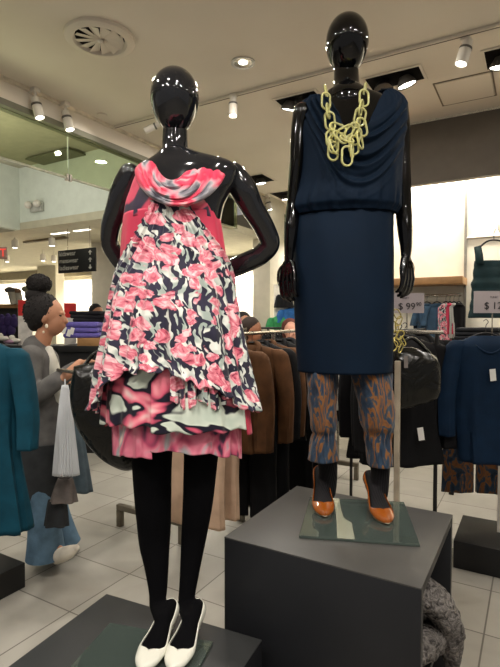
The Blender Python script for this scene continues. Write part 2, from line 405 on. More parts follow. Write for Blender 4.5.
# fascia under the ceiling's edge, smoke screen of glass below it
fz = V(0, 0, 1)
e0 = Rz(0, 75, CEIL)
dV = math.hypot(*(np.array([e0[0], e0[1]])))
def z_at_edge(px, py):                          # height on the plane x = EX
    a, b, c = ray(px, py); s = EX / (CY*a - SY*b); return 1.5 + c*s
FZ = z_at_edge(0, 100); GZ = z_at_edge(0, 155)
slab('trim_3', (EX-.1, -3, FZ), (EX, 9.3, CEIL+.12), CEILM)
slab('trim_4', (EX-.115, -3, FZ-.03), (EX+.012, 9.3, FZ+.02), M('glass_channel_metal', (112, 110, 92), .5, var=.04))
def y_at_edge(px, py):
    a, b, c = ray(px, py); s = EX / (CY*a - SY*b); return room(np.array([a*s, b*s, 0]))[1]
ys = y_at_edge(72, 160)
for k, (a, b) in enumerate(((-3, ys-.006), (ys+.006, y_at_edge(240, 225)))):
    t = thing('glass_smoke_screen', (EX-.05, (a+b)/2, GZ), ['greenish glass smoke screen under the ceiling edge, nearer sheet at the far left', 'greenish glass smoke screen under the ceiling edge, the longer sheet running behind the floral mannequin'][k], 'glass screen', 'hanging glass screens')
    MB().box((EX-.056, a, GZ), (EX-.044, b, FZ-.03)).build('glass_sheet', SMOKEG, t, smooth=False)
    MB().box((EX-.06, a, GZ-.012), (EX-.04, b, GZ+.006)).build('bottom_rail', M('screen_rail', (128, 128, 104), .5), t, smooth=False)
    MB().box((EX-.065, (ys-.03 if k == 0 else ys+.006), GZ-.03), (EX-.035, (ys-.006 if k == 0 else ys+.03), GZ+.03)).build('clamp', CHROME, t, smooth=False)
# right hand wall: dark soffit, cove, lit cream wall
WY = 5.4; SY0 = Ry(406, 124, 1)[1] * 0 + Rz(406, 124, CEIL)[1]
SZ = Ry(410, 185.6, SY0)[2]
WX0 = Ry(338, 400, WY)[0]
slab('trim_5', (WX0, SY0, SZ), (6, SY0+.08, CEIL), SOFF)
slab('wall_back', (WX0, WY, 0), (6, WY+.1, CEIL), WALLW)
slab('wall_back_end', (WX0-.06, SY0-.1, 0), (WX0, WY+.1, CEIL), WALLW)
slab('baseboard_back', (WX0, WY-.015, 0), (6, WY, .12), WALLW)
slab('trim_6', (WX0, SY0, CEIL-.02), (6, WY, CEIL), M('cove_white', (220, 212, 196), .8))
st = Ry(465, 300, WY)
slab('trim_7', (st[0]-.012, WY-.02, .1), (st[0]+.012, WY, SZ+.25), M('shelf_slot_steel', (120, 116, 108), .5))
for dx in (-.93, 1.0, 1.95): slab('trim_8', (st[0]-.012+dx, WY-.02, .1), (st[0]+.012+dx, WY, SZ+.25), M('shelf_slot_steel', (120, 116, 108), .5))
# far wall of the other departments
FY = 9.0
slab('wall_far', (-16, FY, 0), (6, FY+.1, CEIL), M('far_wall_paint', (226, 220, 204), .8, var=.02))
fs = Ry(0, 281, 8.6)[2]
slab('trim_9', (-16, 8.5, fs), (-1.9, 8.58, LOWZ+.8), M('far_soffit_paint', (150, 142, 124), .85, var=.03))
slab('wall_far_left', (-16.1, -3, 0), (-16, 13, CEIL), WALLW)
def column(pxl, pxr, Y, name, z1=LOWZ, side=.45, mat=None):
    a = Ry(pxl, 318, Y); b = Ry(pxr, 318, Y)
    return slab(name, (a[0], Y, 0), (b[0], Y+side, z1), mat or M('column_cream_paint', (204, 198, 180), .8, var=.02))
column(253, 270, 6.9, 'wall_column_middle', CEIL, .5)
column(92, 116, 5.9, 'wall_column_left', LOWZ, .4)
column(38, 56, 7.9, 'wall_column_far', LOWZ, .25)
# ------------------------------------------------------------------ ceiling fittings
def lamp_cyl(name, px, py, pxs, dirn, label, group, lit=True, z=CEIL, base=None, power=20, tgt=None):
    """cylindrical spotlight on a short bracket; px,py is where the head's mouth shows"""
    h = Rz(px, py, z-.19)
    t = thing(name, (h[0], h[1], z-.3), label, 'spotlight', group)
    d = np.array(dirn, float); d /= np.linalg.norm(d); L = .10; r = .036*pxs
    back = h - d*L
    MB().lathe(back - d*.06*pxs, [(0, 0), (r*.78, .002), (r*.8, .055*pxs), (r, .06*pxs), (r, .06*pxs+L), (r*.9, .06*pxs+L+.002), (r*.86, .06*pxs+L-.01)], 20, d).build('housing', WHITEP, t)
    MB().lathe(back - d*.0, [(r*1.04, -.012), (r*1.07, -.004), (r*1.04, .004)], 20, d).build('ring', M('lamp_ring_grey', (96, 92, 84), .5), t)
    MB().tube([back - d*.03, (back[0], back[1], z-.05), (back[0], back[1], z)], .009, 10).box((back[0]-.03, back[1]-.02, z-.035), (back[0]+.03, back[1]+.02, z-.001), .004).build('bracket', WHITEP, t)
    m = MB().lathe(h + d*.0, [(0, -.006), (r*.88, -.006)], 20, d); m.build('lamp_face', TUBE if lit else DARKM, t)
    if lit: spot(name + '_light', h + d*.02, tgt if tgt is not None else h + d*2, power, 70, radius=.025)
    return t
TG = 'track spotlights on the ceiling'
lamp_cyl('track_spotlight', 461, 64, 1.12, (-.25, -.15, -1), 'white cylindrical spotlight, biggest one, near the ceiling access panel', TG, power=26)
lamp_cyl('track_spotlight', 233, 116, 1.0, (.05, -.1, -1), 'white cylindrical spotlight on the ceiling between the two mannequin heads', TG, power=24)
lamp_cyl('track_spotlight', 145, 131, .8, (-1, -.5, -.5), 'small white spotlight peeking out beside the egg head of the floral mannequin', TG, power=10)
WG = 'spotlights under the left ceiling edge'
def edge_lamp(px, py, label, s=1.0):
    a, b, c = ray(px, py); k = (EX+.09) / (CY*a - SY*b); h = room(np.array([a*k, b*k, 1.5 + c*k]))
    t = thing('edge_spotlight', (h[0], h[1], h[2]-.05), label, 'spotlight', WG)
    d = np.array([.25, .1, -1.]); d /= np.linalg.norm(d); r = .04*s
    MB().lathe(h - d*.17, [(0, 0), (r*.8, .002), (r*.8, .06), (r, .065), (r, .165), (r*.86, .17), (r*.86, .16)], 20, d).build('housing', WHITEP, t)
    MB().lathe(h - d*.11, [(r*1.05, -.01), (r*1.08, 0), (r*1.05, .01)], 20, d).build('ring', M('lamp_ring_grey', (96, 92, 84), .5), t)
    MB().lathe(h, [(0, -.008), (r*.85, -.008)], 20, d).build('lamp_face', TUBE, t)
    b0 = h - d*.15
    MB().tube([b0, (b0[0], b0[1], CEIL)], .01, 10).box((EX, b0[1]-.03, CEIL-.035), (b0[0]+.03, b0[1]+.03, CEIL-.001), .004).build('bracket', WHITEP, t)
    spot('edge_light', h + d*.02, h + np.array([1.5, .2, -2.4]), 20, 75, radius=.025)
edge_lamp(40, 118, 'white spotlight under the left ceiling edge, the one farther left')
edge_lamp(70, 130, 'white spotlight under the left ceiling edge beside the glass seam')
for px, py, l in ((258, 205, 'tiny bright spotlight at the far end of the ceiling edge, left of its pair'), (270, 210, 'tiny bright spotlight at the far end of the ceiling edge, right of its pair')):
    edge_lamp(px, py, l, 1.1)
# track line across the ceiling
ta = Rz(112, 126, CEIL); tb = Rz(500, 25, CEIL); ty = (ta[1] + tb[1]) / 2
t = thing('ceiling_track', ((EX+6)/2, ty, CEIL-.02), 'long thin track line running across the ceiling behind both heads', 'light track')
MB().box((EX, ty-.018, CEIL-.02), (6, ty+.018, CEIL-.001)).build('track_body', CEILM, t, smooth=False)
MB().box((EX, ty-.005, CEIL-.022), (6, ty+.005, CEIL-.0195)).build('track_groove', M('track_groove', (104, 96, 84), .7), t, smooth=False)
slab('trim_10', (EX, -3, CEIL-.025), (EX+.03, 9.3, CEIL-.001), M('edge_bead', (214, 204, 184), .7))
def recess_box(cs, label, heads, name='recessed_light'):
    P = np.array([Rz(a, b, CEIL) for a, b in cs]); lo = P.min(0); hi = P.max(0); cx, cy_ = (lo[0]+hi[0])/2, (lo[1]+hi[1])/2
    hx = (hi[0]-lo[0])/2; hy = (hi[1]-lo[1])/2
    t = thing(name, (cx, cy_, CEIL-.06), label, 'recessed light', 'recessed twin ceiling lights')
    m = MB(); e = .022
    for (a, b, c, d) in ((-hx-e, -hy-e, hx+e, -hy), (-hx-e, hy, hx+e, hy+e), (-hx-e, -hy, -hx, hy), (hx, -hy, hx+e, hy)): m.box((cx+a, cy_+b, CEIL-.008), (cx+c, cy_+d, CEIL-.001))
    m.build('frame', CEILM, t, smooth=False)
    MB().box((cx-hx, cy_-hy, CEIL-.006), (cx+hx, cy_+hy, CEIL-.002)).build('backing', M('recess_black', (14, 12, 10), .9, spec=.1), t, smooth=False)
    for (fx, lit, dr) in heads:
        h = np.array([cx + fx*hx, cy_, CEIL-.04]); d = np.array(dr, float); d /= np.linalg.norm(d); r = min(hy*.82, .075)
        hd = MB().lathe(h - d*.035, [(0, 0), (r*.55, .0), (r*.98, .06), (r, .075), (r*.9, .07)], 22, d).build('lamp_head', DARKM if not lit else M('lamp_head_grey', (70, 66, 60), .5), t)
        MB().lathe(h - d*.035, [(0, .066), (r*.9, .066)], 22, d).build('lamp_face', TUBE if lit else M('dead_lamp', (60, 56, 50), .3), hd)
        if lit: spot('recess_lamp', h + d*.03, h + d*2, 22, 75, radius=.025)
    return t
recess_box([(277, 99), (315, 91), (319, 99), (284, 107)], 'recessed ceiling light between the two mannequins', [(-.45, True, (-.3, .15, -1)), (.5, False, (.2, -.3, -1))])
recess_box([(367, 78), (419, 66), (424, 77), (373, 90)], 'recessed twin ceiling light above the right shoulder of the navy dress', [(-.42, False, (.1, -.3, -1)), (.42, True, (.25, .2, -1))])
recess_box([(484, 51), (520, 43), (530, 58), (492, 68)], 'recessed ceiling light cut off by the right picture edge', [(-.3, True, (-.1, .15, -1)), (.5, False, (.2, -.3, -1))])
recess_box([(244, 177), (262, 173.5), (268, 180), (250, 184)], 'far recessed ceiling light with two bright lamps above the floral mannequin elbow', [(-.4, True, (-.1, .1, -1)), (.4, True, (.1, .1, -1))])
recess_box([(276, 193), (290, 190), (296, 196), (282, 199)], 'small far recessed ceiling light hugging the left arm of the navy mannequin', [(.0, True, (0, .1, -1))])
# round downlight
h = Rz(243, 62, CEIL)
t = thing('round_downlight', (h[0], h[1], CEIL-.02), 'small round chrome downlight in the ceiling between the two heads', 'downlight')
MB().lathe((h[0], h[1], CEIL), [(.088, -.001), (.09, -.012), (.076, -.014), (.07, -.008)], 28).build('rim', M('downlight_rim', (190, 186, 178), .3), t)
MB().lathe((h[0], h[1], CEIL), [(.07, -.009), (.05, -.005), (.035, -.003)], 28).build('reflector', CHROME, t)
MB().lathe((h[0], h[1], CEIL), [(.034, -.004), (0, -.004)], 20).build('lamp_face', TUBE, t)
area('downlight_face', (h[0], h[1], CEIL-.02), .1, 12)
# swirl air diffuser
h = Rz(100, 38, CEIL); RV = .235
t = thing('swirl_air_vent', (h[0], h[1], CEIL-.03), 'round swirl air vent with radial blades in the ceiling above the floral mannequin', 'air vent')
MB().lathe((h[0], h[1], CEIL), [(RV, -.001), (RV*.98, -.018), (RV*.86, -.03), (RV*.76, -.028), (RV*.70, -.008), (RV*.69, -.001)], 48).build('ring', CEILM, t)
MB().lathe((h[0], h[1], CEIL), [(RV*.70, -.003), (0, -.003)], 36).build('duct_opening', M('duct_dark', (30, 26, 22), .9), t)
for k in range(12):
    a = 2*PI*k/12; u = np.array([math.cos(a), math.sin(a), 0]); vv = np.array([-math.sin(a), math.cos(a), 0]); c = np.array([h[0], h[1], CEIL-.016])
    P = [[c + u*RV*.07 + vv*.006 + [0, 0, .004], c + u*RV*.07 - vv*.006 - [0, 0, .004]], [c + u*RV*.67 + vv*.036 - [0, 0, .012], c + u*RV*.67 - vv*.036 + [0, 0, .010]]]
    MB().grid(P).build('blade', CEILM, t, solid=.003, smooth=False)
MB().ball((h[0], h[1], CEIL-.02), (.018, .018, .01), 14, 8).build('hub', WHITEP, t)
# small sensor and access hatch
h = Rz(102, 114.5, CEIL); t = MB().lathe((h[0], h[1], CEIL), [(.045, -.001), (.045, -.012), (.03, -.02), (0, -.022)], 20).build('smoke_detector', CEILM); tag(t, 'small round detector on the ceiling just left of the floral mannequin head', 'detector')
P = np.array([Rz(a, b, CEIL) for a, b in [(435, 83), (493, 71), (497, 95), (442, 105)]]); lo = P.min(0); hi = P.max(0)
t = thing('access_hatch', ((lo[0]+hi[0])/2, (lo[1]+hi[1])/2, CEIL-.01), 'flat rectangular access hatch in the ceiling at the upper right', 'hatch')
MB().box((lo[0]+.02, lo[1]+.02, CEIL-.008), (hi[0]-.02, hi[1]-.02, CEIL-.001)).build('panel', CEILM, t, smooth=False)
m = MB()
for (a, b, c, d) in ((lo[0], lo[1], hi[0], lo[1]+.012), (lo[0], hi[1]-.012, hi[0], hi[1]), (lo[0], lo[1], lo[0]+.012, hi[1]), (hi[0]-.012, lo[1], hi[0], hi[1])): m.box((a, b, CEIL-.005), (c, d, CEIL-.001))
m.build('frame', M('hatch_frame', (120, 108, 90), .7), t, smooth=False)
# emergency light on the void wall
h = Ry(35, 207, vc[1]-.06); t = thing('emergency_light', h, 'small twin headed light on the white wall of the void at the left', 'light')
MB().box(h + [-.12, -.0, -.06], h + [.12, .06, .06], .01).build('housing', M('fitting_grey', (176, 176, 168), .5), t)
for s in (-1, 1): MB().ball(h + [s*.09, -.04, .03], .05, 14, 10).build('lamp_head', WHITEP, t)
# ------------------------------------------------------------------ plinths
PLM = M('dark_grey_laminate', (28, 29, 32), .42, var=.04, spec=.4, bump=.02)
PX0, PX1, PY0, PY1, PH = -.92, -.265, 1.416, 2.016, .745
t = thing('display_plinth', ((PX0+PX1)/2, (PY0+PY1)/2, 0), 'tall dark grey display plinth with an open shelf side under the navy mannequin', 'plinth')
th = .03
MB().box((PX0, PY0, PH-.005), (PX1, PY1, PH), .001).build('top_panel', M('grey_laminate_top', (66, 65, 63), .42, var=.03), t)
MB().box((PX0, PY0, 0), (PX1, PY0+th, PH-.005), .002).build('front_panel', PLM, t)
MB().box((PX0, PY1-th, 0), (PX1, PY1, PH-.005), .002).build('back_panel', PLM, t)
MB().box((PX0, PY0+th, 0), (PX0+th, PY1-th, PH-.005), .002).build('side_panel', PLM, t)
MB().box((PX0+th, PY0+th, PH-.035), (PX1-.001, PY1-th, PH-.005), .002).build('top_frame', PLM, t)
MB().box((PX0+th, PY0+th, .36), (PX1-.01, PY1-th, .385), .002).build('shelf', PLM, t)
MB().box((PX0+th, PY0+th, .0), (PX1-.01, PY1-th, .03), .002).build('bottom_panel', PLM, t)
c0 = Rz(106.6, 593.6, .47); c1 = Rz(260, 639, .47); ang = math.atan2(c1[1]-c0[1], c1[0]-c0[0]); W_ = .633
PLANG = ang; ca, sa = math.cos(ang), math.sin(ang)
cc = np.array([c0[0] + ca*W_/2 + sa*W_/2, c0[1] + sa*W_/2 - ca*W_/2, 0])
t = thing('display_plinth', cc, 'low dark grey display plinth under the floral dress mannequin', 'plinth')
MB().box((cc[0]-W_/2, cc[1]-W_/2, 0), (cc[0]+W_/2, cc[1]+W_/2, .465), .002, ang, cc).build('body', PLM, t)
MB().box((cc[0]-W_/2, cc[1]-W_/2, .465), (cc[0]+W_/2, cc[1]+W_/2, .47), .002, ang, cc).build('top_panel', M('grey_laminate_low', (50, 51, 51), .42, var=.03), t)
# glass base plates
def plate(cs, z, label):
    P = np.array([Rz(a, b, z) for a, b in cs]); v = np.concatenate([P, P + [0, 0, .009]])
    m = MB().add(v, [(3,2,1,0),(4,5,6,7),(0,1,5,4),(1,2,6,5),(2,3,7,6),(3,0,4,7)])
    o = m.build('glass_base_plate', PLATEG, smooth=False, bev=.0015); tag(o, label, 'glass plate', 'glass mannequin bases'); return o
plate([(299, 538), (420, 547), (404, 504), (310, 499)], PH+.001, 'clear glass base plate under the orange pumps of the navy mannequin')
a = Rz(110, 625, .471); b = Rz(213, 644, .471); u = (b-a)/np.linalg.norm(b-a); pn = np.array([u[1], -u[0], 0])
P = [a, b, b + pn*.34, a + pn*.34]
m = MB().add(np.array(P + [p + [0, 0, .009] for p in P]), [(3,2,1,0),(4,5,6,7),(0,1,5,4),(1,2,6,5),(2,3,7,6),(3,0,4,7)])
tag(m.build('glass_base_plate', PLATEG, smooth=False, bev=.0015), 'clear glass base plate under the white pumps on the low plinth', 'glass plate', 'glass mannequin bases')
# ------------------------------------------------------------------ shoes and feet (local: +y towards the toe, z up from the ground)
def foot_axes(toe, yaw_to):   # room points
    toe = np.array(toe, float); f_ = np.array([math.sin(yaw_to), -math.cos(yaw_to), 0]); s_ = np.array([f_[1], -f_[0], 0]); return toe, f_, s_
FL = .235
def fprof(s, hh):
    zs = smooth_interp([0, .12, .3, .5, .68, .85, 1.0], [hh, hh*.97, hh*.72, hh*.3, .005, .003, .006], s)
    w_ = smooth_interp([0, .05, .15, .35, .5, .7, .85, .95, 1.0], [.006, .021, .029, .028, .033, .041, .034, .019, .003], s)
    h_ = smooth_interp([0, .15, .35, .55, .7, .85, 1.0], [.05, .066, .066, .052, .042, .031, .014], s)
    return zs, w_, h_
def make_foot(mb, toe, yaw_to, hh, inset=.003, ankle=None, ankle_r=.03):
    toe, f_, s_ = foot_axes(toe, yaw_to); seg = 20; S = np.linspace(.02, .97, 22); P = []
    for s in S:
        zs, w_, h_ = fprof(s, hh); c = toe - f_*FL*(1-s) + np.array([0, 0, zs + h_/2 + .002])
        P.append([c + s_*(w_-inset)*math.cos(q) + np.array([0, 0, 1])*(h_/2-inset*.4)*math.sin(q) for q in np.linspace(0, 2*PI, seg, endpoint=False)])
    P = np.array(P); P = np.concatenate([np.repeat(P[:1].mean(1, keepdims=True), seg, 1), P, np.repeat(P[-1:].mean(1, keepdims=True), seg, 1)])
    mb.grid(P, True)
    if ankle is not None:
        h0 = toe - f_*FL*.84 + np.array([0, 0, hh+.03]); h1 = toe - f_*FL*.62 + np.array([0, 0, hh*.8+.035])
        mb.tube(spl([ankle, (ankle + h0)/2*1.0, h0], 4), np.linspace(ankle_r, .024, 9), 16)
        mb.tube(spl([ankle, (ankle+h1)/2, h1], 4), np.linspace(ankle_r*.95, .024, 9), 16)
def make_pump(toe, yaw_to, hh, mat, inner, label, cat='shoe', group=None):
    toe, f_, s_ = foot_axes(toe, yaw_to); up = np.array([0, 0, 1.])
    base = toe - f_*FL*.5
    t = thing('pump_shoe', (base[0], base[1], toe[2]), label, cat, group)
    S = np.linspace(0, 1, 40); n = 33; P = []
    for s in S:
        zs, w_, h_ = fprof(s, hh); w_ += .003
        op = float(smooth_interp([0, .03, .12, .35, .62, .74, .80, 1.0], [1.5, 1.25, .75, .32, .36, .8, PI/2, PI/2], s))
        if s > .80: op = PI/2
        if s > .985: w_ *= .05; h_ *= .2; zs += .005   # how far up the sides wrap
        c = toe - f_*FL*(1-s); row = []
        for q in np.linspace(-PI/2-op, PI/2+op, n) if False else np.linspace(-1, 1, n):
            a = -PI/2 + q*(PI/2 + op)
            row.append(c + s_*w_*math.cos(a) + up*(zs + h_/2 + (h_/2+.003)*math.sin(a)))
        P.append(row)
    P = np.array(P); MB().grid(P).build('upper', mat, t, solid=.0025)
    # sole
    Q = []
    for s in S:
        zs, w_, h_ = fprof(s, hh); c = toe - f_*FL*(1-s)
        Q.append([c + s_*w_*.8*k + up*(zs + .001 + .0015*abs(k)) for k in (-1, -.5, 0, .5, 1)])
    MB().grid(np.array(Q)).build('sole', inner, t, solid=.003)
    hb = toe - f_*FL*.93
    MB().lathe(hb, [(0, 0), (.006, .0), (.0065, hh*.4), (.010, hh*.75), (.019, hh+.006), (.0, hh+.006)], 16).build('heel', mat, t)
    return t
# ------------------------------------------------------------------ mannequin with the floral dress
DL = 1.62; YL = math.radians(-14)
base = Rz(160, 640, .48)
t = thing('mannequin', (base[0], base[1]+.1, .479), 'glossy charcoal egg head mannequin with hands on hips on the low plinth', 'mannequin', 'faceless black mannequins')
manL = t
def egg_head(mb, px0, px1, py0, py1, d, ratio=1.12, lean=0):
    c = V((px0+px1)/2, (py0+py1)/2, d); a = (px1-px0)/2/FPX*d; H = abs(V(0, py0, d)[2] - V(0, py1, d)[2])/2
    nz, nt = 36, 40; P = []
    for i in range(nz+1):
        u = -1 + 2*i/nz; k = math.sqrt(max(0, 1-u*u)); k *= (1 + .13*u) if u < 0 else (1 + .06*u)     # narrower at the chin
        P.append([[c[0] + a*k*math.cos(q), c[1] + a*ratio*k*math.sin(q) + lean*u - .012*(1-u*u), c[2] + H*u] for q in np.linspace(0, 2*PI, nt, endpoint=False)])
    mb.grid(room(np.array(P)), True)
m = MB(); egg_head(m, 152, 199, 69, 134.5, 1.655, 1.2); m.build('head', GREYG, t)
m = MB()
limb(m, [(112, 164, 187, 1.66), (142, 162.5, 187.5, 1.66), (156, 161, 189, 1.65), (166, 156, 196, 1.64)], 1.65)
body = Form([(150, 161, 190, .045), (155, 154, 202, .05), (160, 143, 219, .058), (165, 132, 233, .068), (172, 126, 239, .078), (186, 126, 236, .088), (198, 127, 229, .097), (210, 128, 224, .105), (235, 128, 220, .09), (262, 131, 216, .085), (300, 125, 226, .10), (350, 124, 230, .11), (392, 128, 228, .10)], DL, YL)
body.mesh(m, zc(151, DL), zc(390, DL), 48, 60, cap=True)
m.build('torso', GREYG, t)
# arms
mm = MB(); limb(mm, [(174, 119, 141, 1.63), (190, 111, 135, 1.64), (208, 106, 128, 1.66), (228, 101, 120, 1.69), (243, 101, 118, 1.71), (256, 108, 125, 1.73), (270, 120, 136, 1.75), (278, 133, 146, 1.76)], 1.65)
hand(mm, V(137, 277, 1.76), (.8, .1, -.5), (0, -.5, .9), .16, .35)
remesh(mm.build('arm', GREYG, t), .0045, 5)
mm = MB(); limb(mm, [(175, 221, 246, 1.62), (190, 230, 257, 1.63), (208, 241, 264, 1.65), (228, 254, 275, 1.68), (243, 260, 280, 1.70), (254, 252, 272, 1.72), (264, 232, 252, 1.74), (272, 214, 232, 1.76)], 1.65)
hand(mm, V(222, 271, 1.76), (-.8, .1, -.45), (0, -.5, .9), .16, .35)
remesh(mm.build('arm', GREYG, t), .0045, 5)
# legs in black tights
toeL = room(np.array([*V(141, 676, 1.385)[:2], .4805])); toeR = room(np.array([*V(171, 676, 1.385)[:2], .4805]))
def to_room_yaw(a): return a + YAW
yL = math.radians(-15)
mm = MB()
limb(mm, [(372, 128, 176, 1.63), (410, 130, 175, 1.62), (464, 132, 172, 1.61), (500, 134.5, 171.5, 1.62), (536, 138, 170.6, 1.64), (565, 144, 169, 1.63), (594, 149, 167, 1.61), (606, 149.5, 165.5, 1.60)], 1.62)
make_foot(mm, toeL, YAW + yL, .04, ankle=R(157.5, 606, 1.60), ankle_r=.027)
remesh(mm.build('leg', TIGHTS, t), .0045, 6)
mm = MB()
limb(mm, [(372, 182, 228, 1.63), (410, 183, 224, 1.62), (454, 183.6, 218.6, 1.61), (500, 182.5, 213.5, 1.62), (536, 181, 207, 1.64), (565, 180, 201, 1.63), (594, 178.5, 195.5, 1.61), (606, 177.5, 193.5, 1.60)], 1.62)
make_foot(mm, toeR, YAW + yL, .04, ankle=R(185.5, 606, 1.60), ankle_r=.027)
remesh(mm.build('leg', TIGHTS, t), .0045, 6)
WPAT = NT('cream_patent_leather').set((222, 221, 208), .15, spec=.6, coat=.5); INN = M('shoe_lining', (150, 140, 120), .7)
make_pump(toeL, YAW + yL, .04, WPAT, INN, 'cream patent pump at left foot of the floral mannequin', 'shoe', 'cream pumps')
make_pump(toeR, YAW + yL, .04, WPAT, INN, 'cream patent pump at right foot of the floral mannequin, nearer the grey plinth', 'shoe', 'cream pumps')
# dress layers
t = thing('floral_dress', (base[0], base[1]+.1, zc(460, DL)), 'pink and navy floral print layered dress with cowl neck on the charcoal mannequin', 'dress')
drL = Form([(158, 146, 212, .06), (166, 139, 222, .078), (176, 134, 222, .10), (190, 130, 219, .115), (204, 125.5, 219, .125), (215, 124, 220, .13), (239, 121, 224, .125), (262, 120, 227, .125), (300, 120, 230, .135), (340, 120, 232, .14), (432, 120, 235, .15)], DL, YL)
def folds(n, a0, a1, ph=0, sharp=0):
    def f(TH, t, Z):
        s = np.sin(n*TH + ph + .7*np.sin(3*TH) + 1.2*np.sin(2*TH+1)); s2 = np.sin(n*1.7*TH + 1.3 + ph)
        return (a0 + (a1-a0)*t**1.3) * (.7*s + .4*s2)
    return f
fr = lambda TH: np.abs(((TH + PI/2 + PI) % (2*PI)) - PI)     # angle away from the front
m = MB(); drL.mesh(m, lambda TH: zc(168, DL) - (zc(168, DL)-zc(192, DL))*np.exp(-(fr(TH-.25)/.55)**2), zc(222, DL), 96, 24, disp=folds(9, .001, .002)); m.build('bodice', WATER1, t, solid=.002)
m = MB(); drL.mesh(m, zc(216, DL), zc(330, DL), 120, 50, off=.0015, disp=folds(13, .001, .006)); m.build('side_panel', CORAL, t, solid=.002)
# outer floral overlay: narrow at the bust, spreading to full width
OV = Form([(196, 128, 219, .128), (215, 124, 220, .138), (239, 121, 225, .140), (262, 118, 229, .145), (288, 113, 234, .165), (338, 104.5, 242.5, .19), (373, 97, 250, .205), (400, 93.5, 256, .215), (414, 92, 257.5, .22)], DL, YL)
def overlay():
    nth, nt = 260, 110; u = np.linspace(-1, 1, nth)[None, :]; t_ = np.linspace(0, 1, nt)[:, None]
    pyT = 203 + 4*np.abs(u)
    fx = u  # hem outline in pixels from left to right
    hem = smooth_interp([-1, -.8, -.62, -.5, -.3, 0, .08, .3, .42, .7, 1], [404, 410, 411, 396, 371, 370, 378, 390, 402, 407, 405], fx)
    hem = hem + 2.2*np.sin(u*47) + 1.3*np.sin(u*83+1)
    py = pyT + (hem - pyT) * t_
    half = smooth_interp([200, 210, 225, 240, 258, 275, 300, 420], [.34, .38, .56, .80, 1.18, 1.55, 1.9, 2.0], py)
    TH = -PI/2 + .31 + u * half
    fs_ = np.maximum(0, -np.sin(TH)); Z = np.vectorize(lambda q, g: V(250, q, DL - g)[2])(py, fs_*.16*np.clip((py-190)/150, .3, 1))
    amp = .0025 + .013 * ((py - 203)/207)**1.1
    ph = u * 22 + 1.1*np.sin(u*5) ; D = amp * (.7*np.sin(ph) + .45*np.sin(u*41 + 1) + .25*np.sin(u*67 + 2*t_))
    edge = np.exp(-((1-np.abs(u))/.025)); D = D + .005*edge*np.sin(py*1.1) + .004
    hemr = np.clip((py - (hem - 9))/9, 0, 1); D = D + hemr*.007*np.sin(u*95) + hemr*.006
    P = OV.at(Z, TH, 0, D); uv = np.stack([TH*.19*(.6+.4*t_), Z + 0*TH], -1)
    return MB().grid(room(P), False, uv)
overlay().build('floral_overlay', FLORAL, t, solid=.002)
# second floral tier at both sides, hanging lower
def tier(name, mat, form, th0, th1, py0, hemf, a0, a1, n, off=0, k=0, parent=t, thick=.002):
    u = np.linspace(0, 1, k or 120)[None, :]; t_ = np.linspace(0, 1, 40)[:, None]
    hem = hemf(u); py = py0 + (hem - py0)*t_
    TH = math.radians(th0) + (math.radians(th1)-math.radians(th0))*u + 0*t_
    Z = np.vectorize(lambda q, g: V(250, q, DL - g)[2])(py, .15*np.maximum(0, -np.sin(TH)))
    D = (a0 + (a1-a0)*t_) * (.7*np.sin(n*u + 1.1*np.sin(4*u)) + .4*np.sin(n*1.73*u + 2)) + off
    P = form.at(Z, TH, 0, D); uv = np.stack([TH*.2, Z + 0*TH], -1)
    return MB().grid(room(P), False, uv).build(name, mat, parent, solid=thick)
T1 = Form([(330, 112, 238, .15), (380, 104, 247, .175), (430, 100, 253, .185)], DL, YL)
T2 = Form([(380, 116, 238, .14), (430, 112, 243, .155), (465, 114, 243, .16)], DL, YL)
tier('satin_tier', WATER2, T1, -172, -88, 350, lambda u: 420 + 6*np.minimum(1, 3*u) + 1.5*np.sin(u*26), .002, .007, 26, .004)
tier('satin_tier', WATER2, T1, -90, -8, 350, lambda u: 430 - 8*u*u + 1.5*np.sin(u*22), .002, .007, 24, .008)
tier('floral_ruffle', FLORAL, T1, -76, -36, 352, lambda u: 402 - 4*np.cos(u*12), .002, .012, 34, .016)
tier('floral_ruffle', FLORAL, T1, -186, -148, 352, lambda u: 413 - 3*np.cos(u*12), .002, .012, 26, .014)
tier('lining_tier', WATER3, T2, -186, -95, 395, lambda u: 459 + 1.0*np.sin(u*26), .002, .006, 30, .004)
tier('lining_tier', WATER3, T2, -100, 6, 395, lambda u: 451 + 1.5*np.sin(u*22) + 2*u, .002, .007, 30, .0)
tier('back_skirt', CORAL, T1, -10, 190, 330, lambda u: 430 + 0*u, .002, .007, 30, .002)
